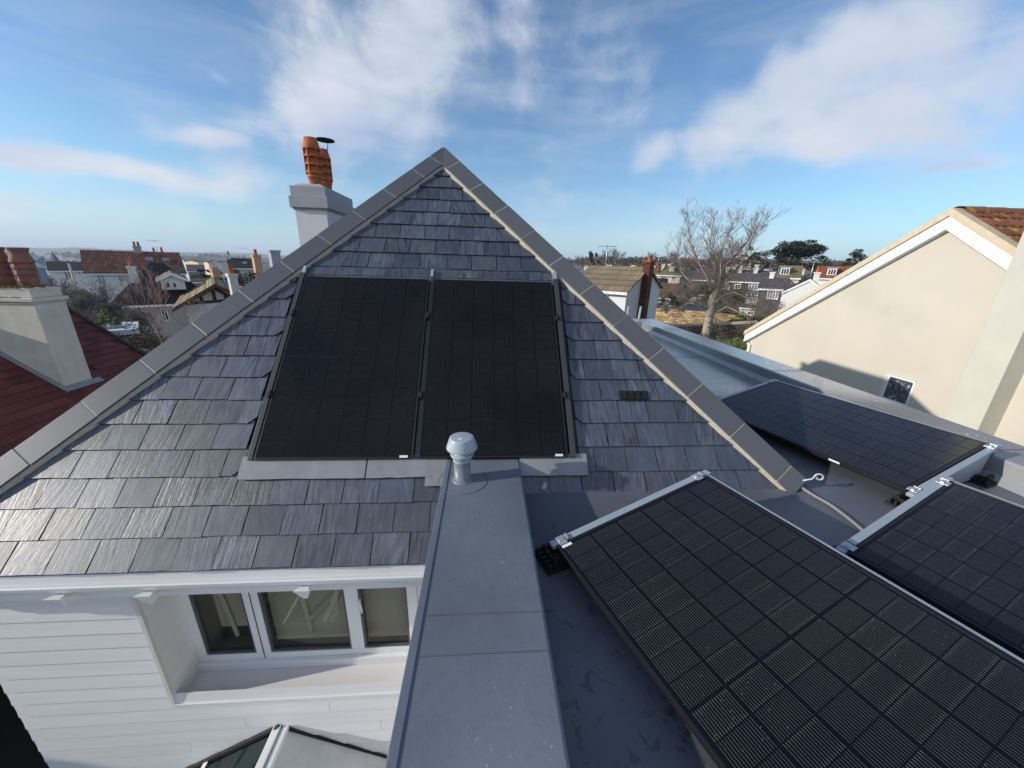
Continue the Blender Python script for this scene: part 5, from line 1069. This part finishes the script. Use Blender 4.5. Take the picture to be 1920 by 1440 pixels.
b, cl = world_clumps(1497, 80, [(1478, 470, 0, 2.6, 2.6, 1.0, 2600), (1498, 463, 0, 3.6, 2.8, 1.1, 4200), (1519, 468, 1, 2.6, 2.6, 1.1, 2600), (1496, 474, 1, 3.8, 3, .9, 2600), (1478, 490, 0, 2.4, 2.2, 1.7, 1800), (1520, 488, 3, 2.4, 2.2, 1.6, 700), (1500, 500, 4, 3, 2, 1.2, 600), (1468, 481, 0, 1.4, 1.4, .8, 300)])
tp = [(Vector((0, 0, 0)), Vector((.2, 0, 3.5)), hit(1486, 494, 1497, 80)-b, hit(1493, 478, 1497, 80)-b)]
evergreen('broad flat-topped umbrella pine on the right skyline', b, cl, 'leafdark', .16, 31, 'umbrella_pine', [(list(tp[0]), .28)])
b, cl = world_clumps(1418, 70, [(1408, 476, 0, 1.7, 1.6, 1.0, 600), (1425, 480, 0, 1.9, 1.6, 1.2, 700), (1412, 490, 1, 2.2, 1.8, 1.2, 700), (1432, 492, 1, 1.3, 1.3, .9, 300), (1400, 486, 0, 1.2, 1.2, .8, 300)])
evergreen('dark brown-green evergreen behind the tall limb of the bare tree', b, cl, 'leaf', .13, 32, trunk=[([Vector((0, 0, 0)), Vector((0, 0, 4)), Vector(cl[2][0])], .25)])
b, cl = world_clumps(1606, 78, [(1606, 480, 0, 1.7, 1.6, 1.3, 600), (1612, 489, 0, 1.9, 1.6, 1.2, 500), (1598, 486, 0, 1.0, 1.0, .9, 250), (1590, 500, 0, 2.2, 2, 1.2, 500)])
evergreen('small dark evergreen at the top of the cream bargeboard', b, cl, 'leafdark', .14, 33, trunk=[([Vector((0, 0, 0)), Vector((0, 0, 3)), Vector(cl[1][0])], .2)])
b, cl = world_clumps(1112, 115, [(1112, 482, 0, 1.7, 1.5, 2.0, 700), (1114, 490, 0, 1.9, 1.5, 1.5, 500)])
evergreen('dark rounded tree on the skyline above the tan roof', b, cl, 'leafdark', .18, 34, trunk=[([Vector((0, 0, 0)), Vector(cl[0][0])], .25)])
def hedge(label, pts, mt_, size, seed, name='hedge', cat='hedge', n=900):
    """pts: (px,py,r,rx,ry,rz)"""
    rs = random.Random(seed); p0 = hit(pts[0][0], pts[0][1], pts[0][0], pts[0][2]); base = Vector((p0.x, p0.y, ground_z(p0.x, p0.y))); t = thing(name, label, cat, base); mb = MB()
    for px, py, r, rx, ry_, rz_ in pts:
        c = hit(px, py, px, r)-base
        for k in range(n//70):
            v = Vector((rs.gauss(0, 1), rs.gauss(0, 1), rs.gauss(0, 1))).normalized(); f = rs.uniform(.4, .95)
            leaf_mass(mb, (c.x+v.x*rx*f, c.y+v.y*ry_*f, c.z+v.z*rz_*f), (rx*.28, ry_*.28, rz_*.32), 70, size, rs, .1)
    mb.build('foliage', mt_, t, fix=False); return t
hedge('sunny yellow-green hedge beside the kerb, below the bare tree', [(1358, 652, 20, .8, .8, .4), (1382, 654, 19.5, .8, .8, .45), (1402, 658, 19, .6, .8, .45), (1375, 672, 18.5, 1.3, .9, .6)], 'leafyellow', .03, 41, n=4200)
hedge('bright green bush in front of the golden stone wall by the bargeboard', [(1398, 600, 34, 1.3, 1, .5), (1412, 598, 34, 1.2, 1, .6), (1425, 600, 34, 1.2, 1, .6)], 'leafyellow', .07, 42, 'bush', 'bush', 900)
hedge('dark brown-green bushes against the brown garage', [(1228, 568, 41, 1.2, 1, .7), (1252, 566, 40.5, 1.4, 1, .9), (1270, 560, 41, 1.3, 1, 1.2), (1290, 562, 41, 1.4, 1, 1.0)], 'leafdark', .08, 43, 'bush', 'bush', 700)
hedge('olive shrubs on both sides of the big bare tree', [(1305, 556, 36, 1.4, 1, 1.0), (1370, 560, 38, 1.8, 1, 1.2), (1395, 556, 38, 1.6, 1, 1.2), (1350, 570, 37, 1.4, 1, .8)], 'ivy', .07, 44, 'shrub', 'shrub', 900)
hedge('dark scrub below the coping of the shaded wall', [(1275, 632, 22, 1.6, 1, .9), (1320, 640, 20, 1.4, 1, .9), (1380, 625, 24, 2.0, 1, .9)], 'scrub', .05, 45, 'shrub', 'shrub', 900)
# left planting
bare_tree('pinkish leafless birch rising beside the slate hip', hit(308, 660, 308, 13.5), 2.0, 51, 6, .032, .45, 'pinktwig', 'pinktwig', name='birch_tree', up=.16, kids=(2, 3), minr=.0035, decay=.74)
bare_tree('second slighter birch behind the hip, right of the pink one', hit(352, 640, 352, 15), 1.5, 52, 5, .025, .5, 'pinktwig', 'pinktwig', name='birch_tree', up=.16, kids=(2, 3), minr=.0035, decay=.74)
for i, (px, py, r, h, s_) in enumerate(((176, 610, 22, 2.3, 1), (215, 600, 24, 1.7, 2), (140, 600, 26, 2.3, 3), (192, 585, 28, 1.7, 4), (226, 600, 27, 1.3, 5), (110, 585, 30, 2.2, 6), (160, 570, 34, 1.7, 7), (84, 575, 36, 2.3, 8), (262, 615, 20, 1.3, 9))):
    bare_tree(['thin grey bare tree directly right of the old chimney', 'grey bare tree in front of the dormer cottage wall', 'tangled bare tree just above the red verge', 'pale-stemmed sapling under the long brown roof', 'bushy bare tree left of the cottage chimney', 'bare tree beside the shoulder of the old chimney', 'small tangled tree under the white gable house', 'bare tree just right of the terracotta pots', 'low bare thicket left of the pink birch'][i], hit(px, py, px, r)-Vector((0, 0, .6)), h, 60+s_, 5, .07, .6, 'bark', 'greytwig', minr=.007, kids=(3, 5), decay=.72)
hedge('bright green ivy-like shrub under the pale garden wall on the left', [(203, 620, 17.5, .45, .4, .7), (206, 640, 17, .6, .5, .5)], 'leafyellow', .04, 71, 'shrub', 'shrub', 1300)
hedge('brown-green scrub filling the gardens behind the red roof', [(150, 595, 24, 1.6, 1.2, .9), (190, 600, 24, 1.6, 1.2, .8), (230, 640, 17, 1.2, .9, .7), (262, 655, 15, 1.2, .8, .6), (120, 560, 30, 2.4, 1.6, 1.3), (170, 570, 36, 2.4, 2, .8)], 'scrub', .03, 72, 'scrub', 'shrub', 2600)
hedge('dark ivy on roofs near the orange chimney', [(400, 512, 47, 1.2, 1, .5), (455, 520, 40, 1.8, 1, 1.0), (420, 530, 44, 1.2, 1, 1)], 'leafdark', .09, 73, 'shrub', 'shrub', 700)
# television aerials and a pale mast in the gardens
for nm_, ax_, ay_ in (('long_brown_roof_house', 2.2, 4.0), ('mossy_hip_house', -2.0, 3.0), ('slate_terrace', 1.0, 4.0), ('orange_hip_house', .6, 3.5), ('brown_tile_bungalow', -1.0, 3.2), ('white_gable_end_house', 0, 2.0), ('cream_roofline_house', .5, 3)):
    h_o = bpy.data.objects[nm_]; zt_ = max(v_.co.z for k_ in h_o.children if k_.name.startswith('roof') for v_ in k_.data.vertices)
    am = MB().tube([(ax_, ay_, zt_-.3), (ax_, ay_, zt_+1.4)], .03, 5).tube([(ax_-.7, ay_, zt_+1.3), (ax_+.6, ay_+.2, zt_+1.3)], .02, 4)
    for k_ in range(6): am.tube([(ax_-.6+k_*.22, ay_-.3, zt_+1.3), (ax_-.6+k_*.22, ay_+.4, zt_+1.3)], .012, 3)
    am.build('aerial', 'alu', h_o)
mp_ = hit(150, 562, 150, 38); mt_ = hit(129, 494, 150, 38); tag(MB().tube([mp_-Vector((0, 0, 3)), mp_, mt_], .06, 6).build('mast', 'coping'), 'thin pale mast rising in front of the white gable house', 'mast')
# distant tree belts: masses nobody could count
rs = random.Random(9); bl_ = MB()
for i in range(420):
    az = R(rs.uniform(4, 46)); r = rs.uniform(170, 330); x, y = r*math.sin(az), r*math.cos(az); z = ground_z(x, y)
    leaf_mass(bl_, (x, y, z+rs.uniform(.8, 2.2)), (rs.uniform(2, 5), rs.uniform(2, 5), rs.uniform(1, 2.3)), 46, .7, rs, .3)
o = bl_.build('distant_trees', 'scrub', fix=False); o['kind'] = 'stuff'; tag(o, 'hazy belt of bare woodland along the far right rise', 'woodland')
bl_ = MB()
for i in range(700):
    az = R(rs.uniform(-52, 4)); r = rs.uniform(190, 1400)**1.0; x, y = r*math.sin(az), r*math.cos(az)
    z = ground_z(x, y) if r < 1040 else -44+34
    if r > 940: z = -44+(34+hn(math.degrees(az)*1.3))*min(1, (r-950)/550*1.5 if r > 950 else 0)**.7 if r > 950 else -42
    k = r/400; leaf_mass(bl_, (x, y, z+1.5), (4+6*k, 4+6*k, 2.0+.9*k), 40, .6+.9*k, rs, .3)
o = bl_.build('valley_trees', 'leafdark', fix=False); o['kind'] = 'stuff'; tag(o, 'hazy wooded slopes of the valley on the left', 'woodland')

# ------------------------------------------------------------ air
hz = MB().box(-3600, 3600, -3600, 3600, -46, 24).build('haze', 'white'); hz.data.materials.clear()
hm = bpy.data.materials.new('haze'); hm.use_nodes = True; t = hm.node_tree
for n in list(t.nodes): t.nodes.remove(n)
o_ = t.nodes.new('ShaderNodeOutputMaterial'); pv = t.nodes.new('ShaderNodeVolumePrincipled'); pv.inputs['Density'].default_value = .00032; pv.inputs['Color'].default_value = (.80, .88, 1, 1); pv.inputs['Anisotropy'].default_value = .2
t.links.new(pv.outputs[0], o_.inputs['Volume']); hz.data.materials.append(hm); hz['kind'] = 'stuff'; tag(hz, 'thin blue air over the town and bay', 'haze')
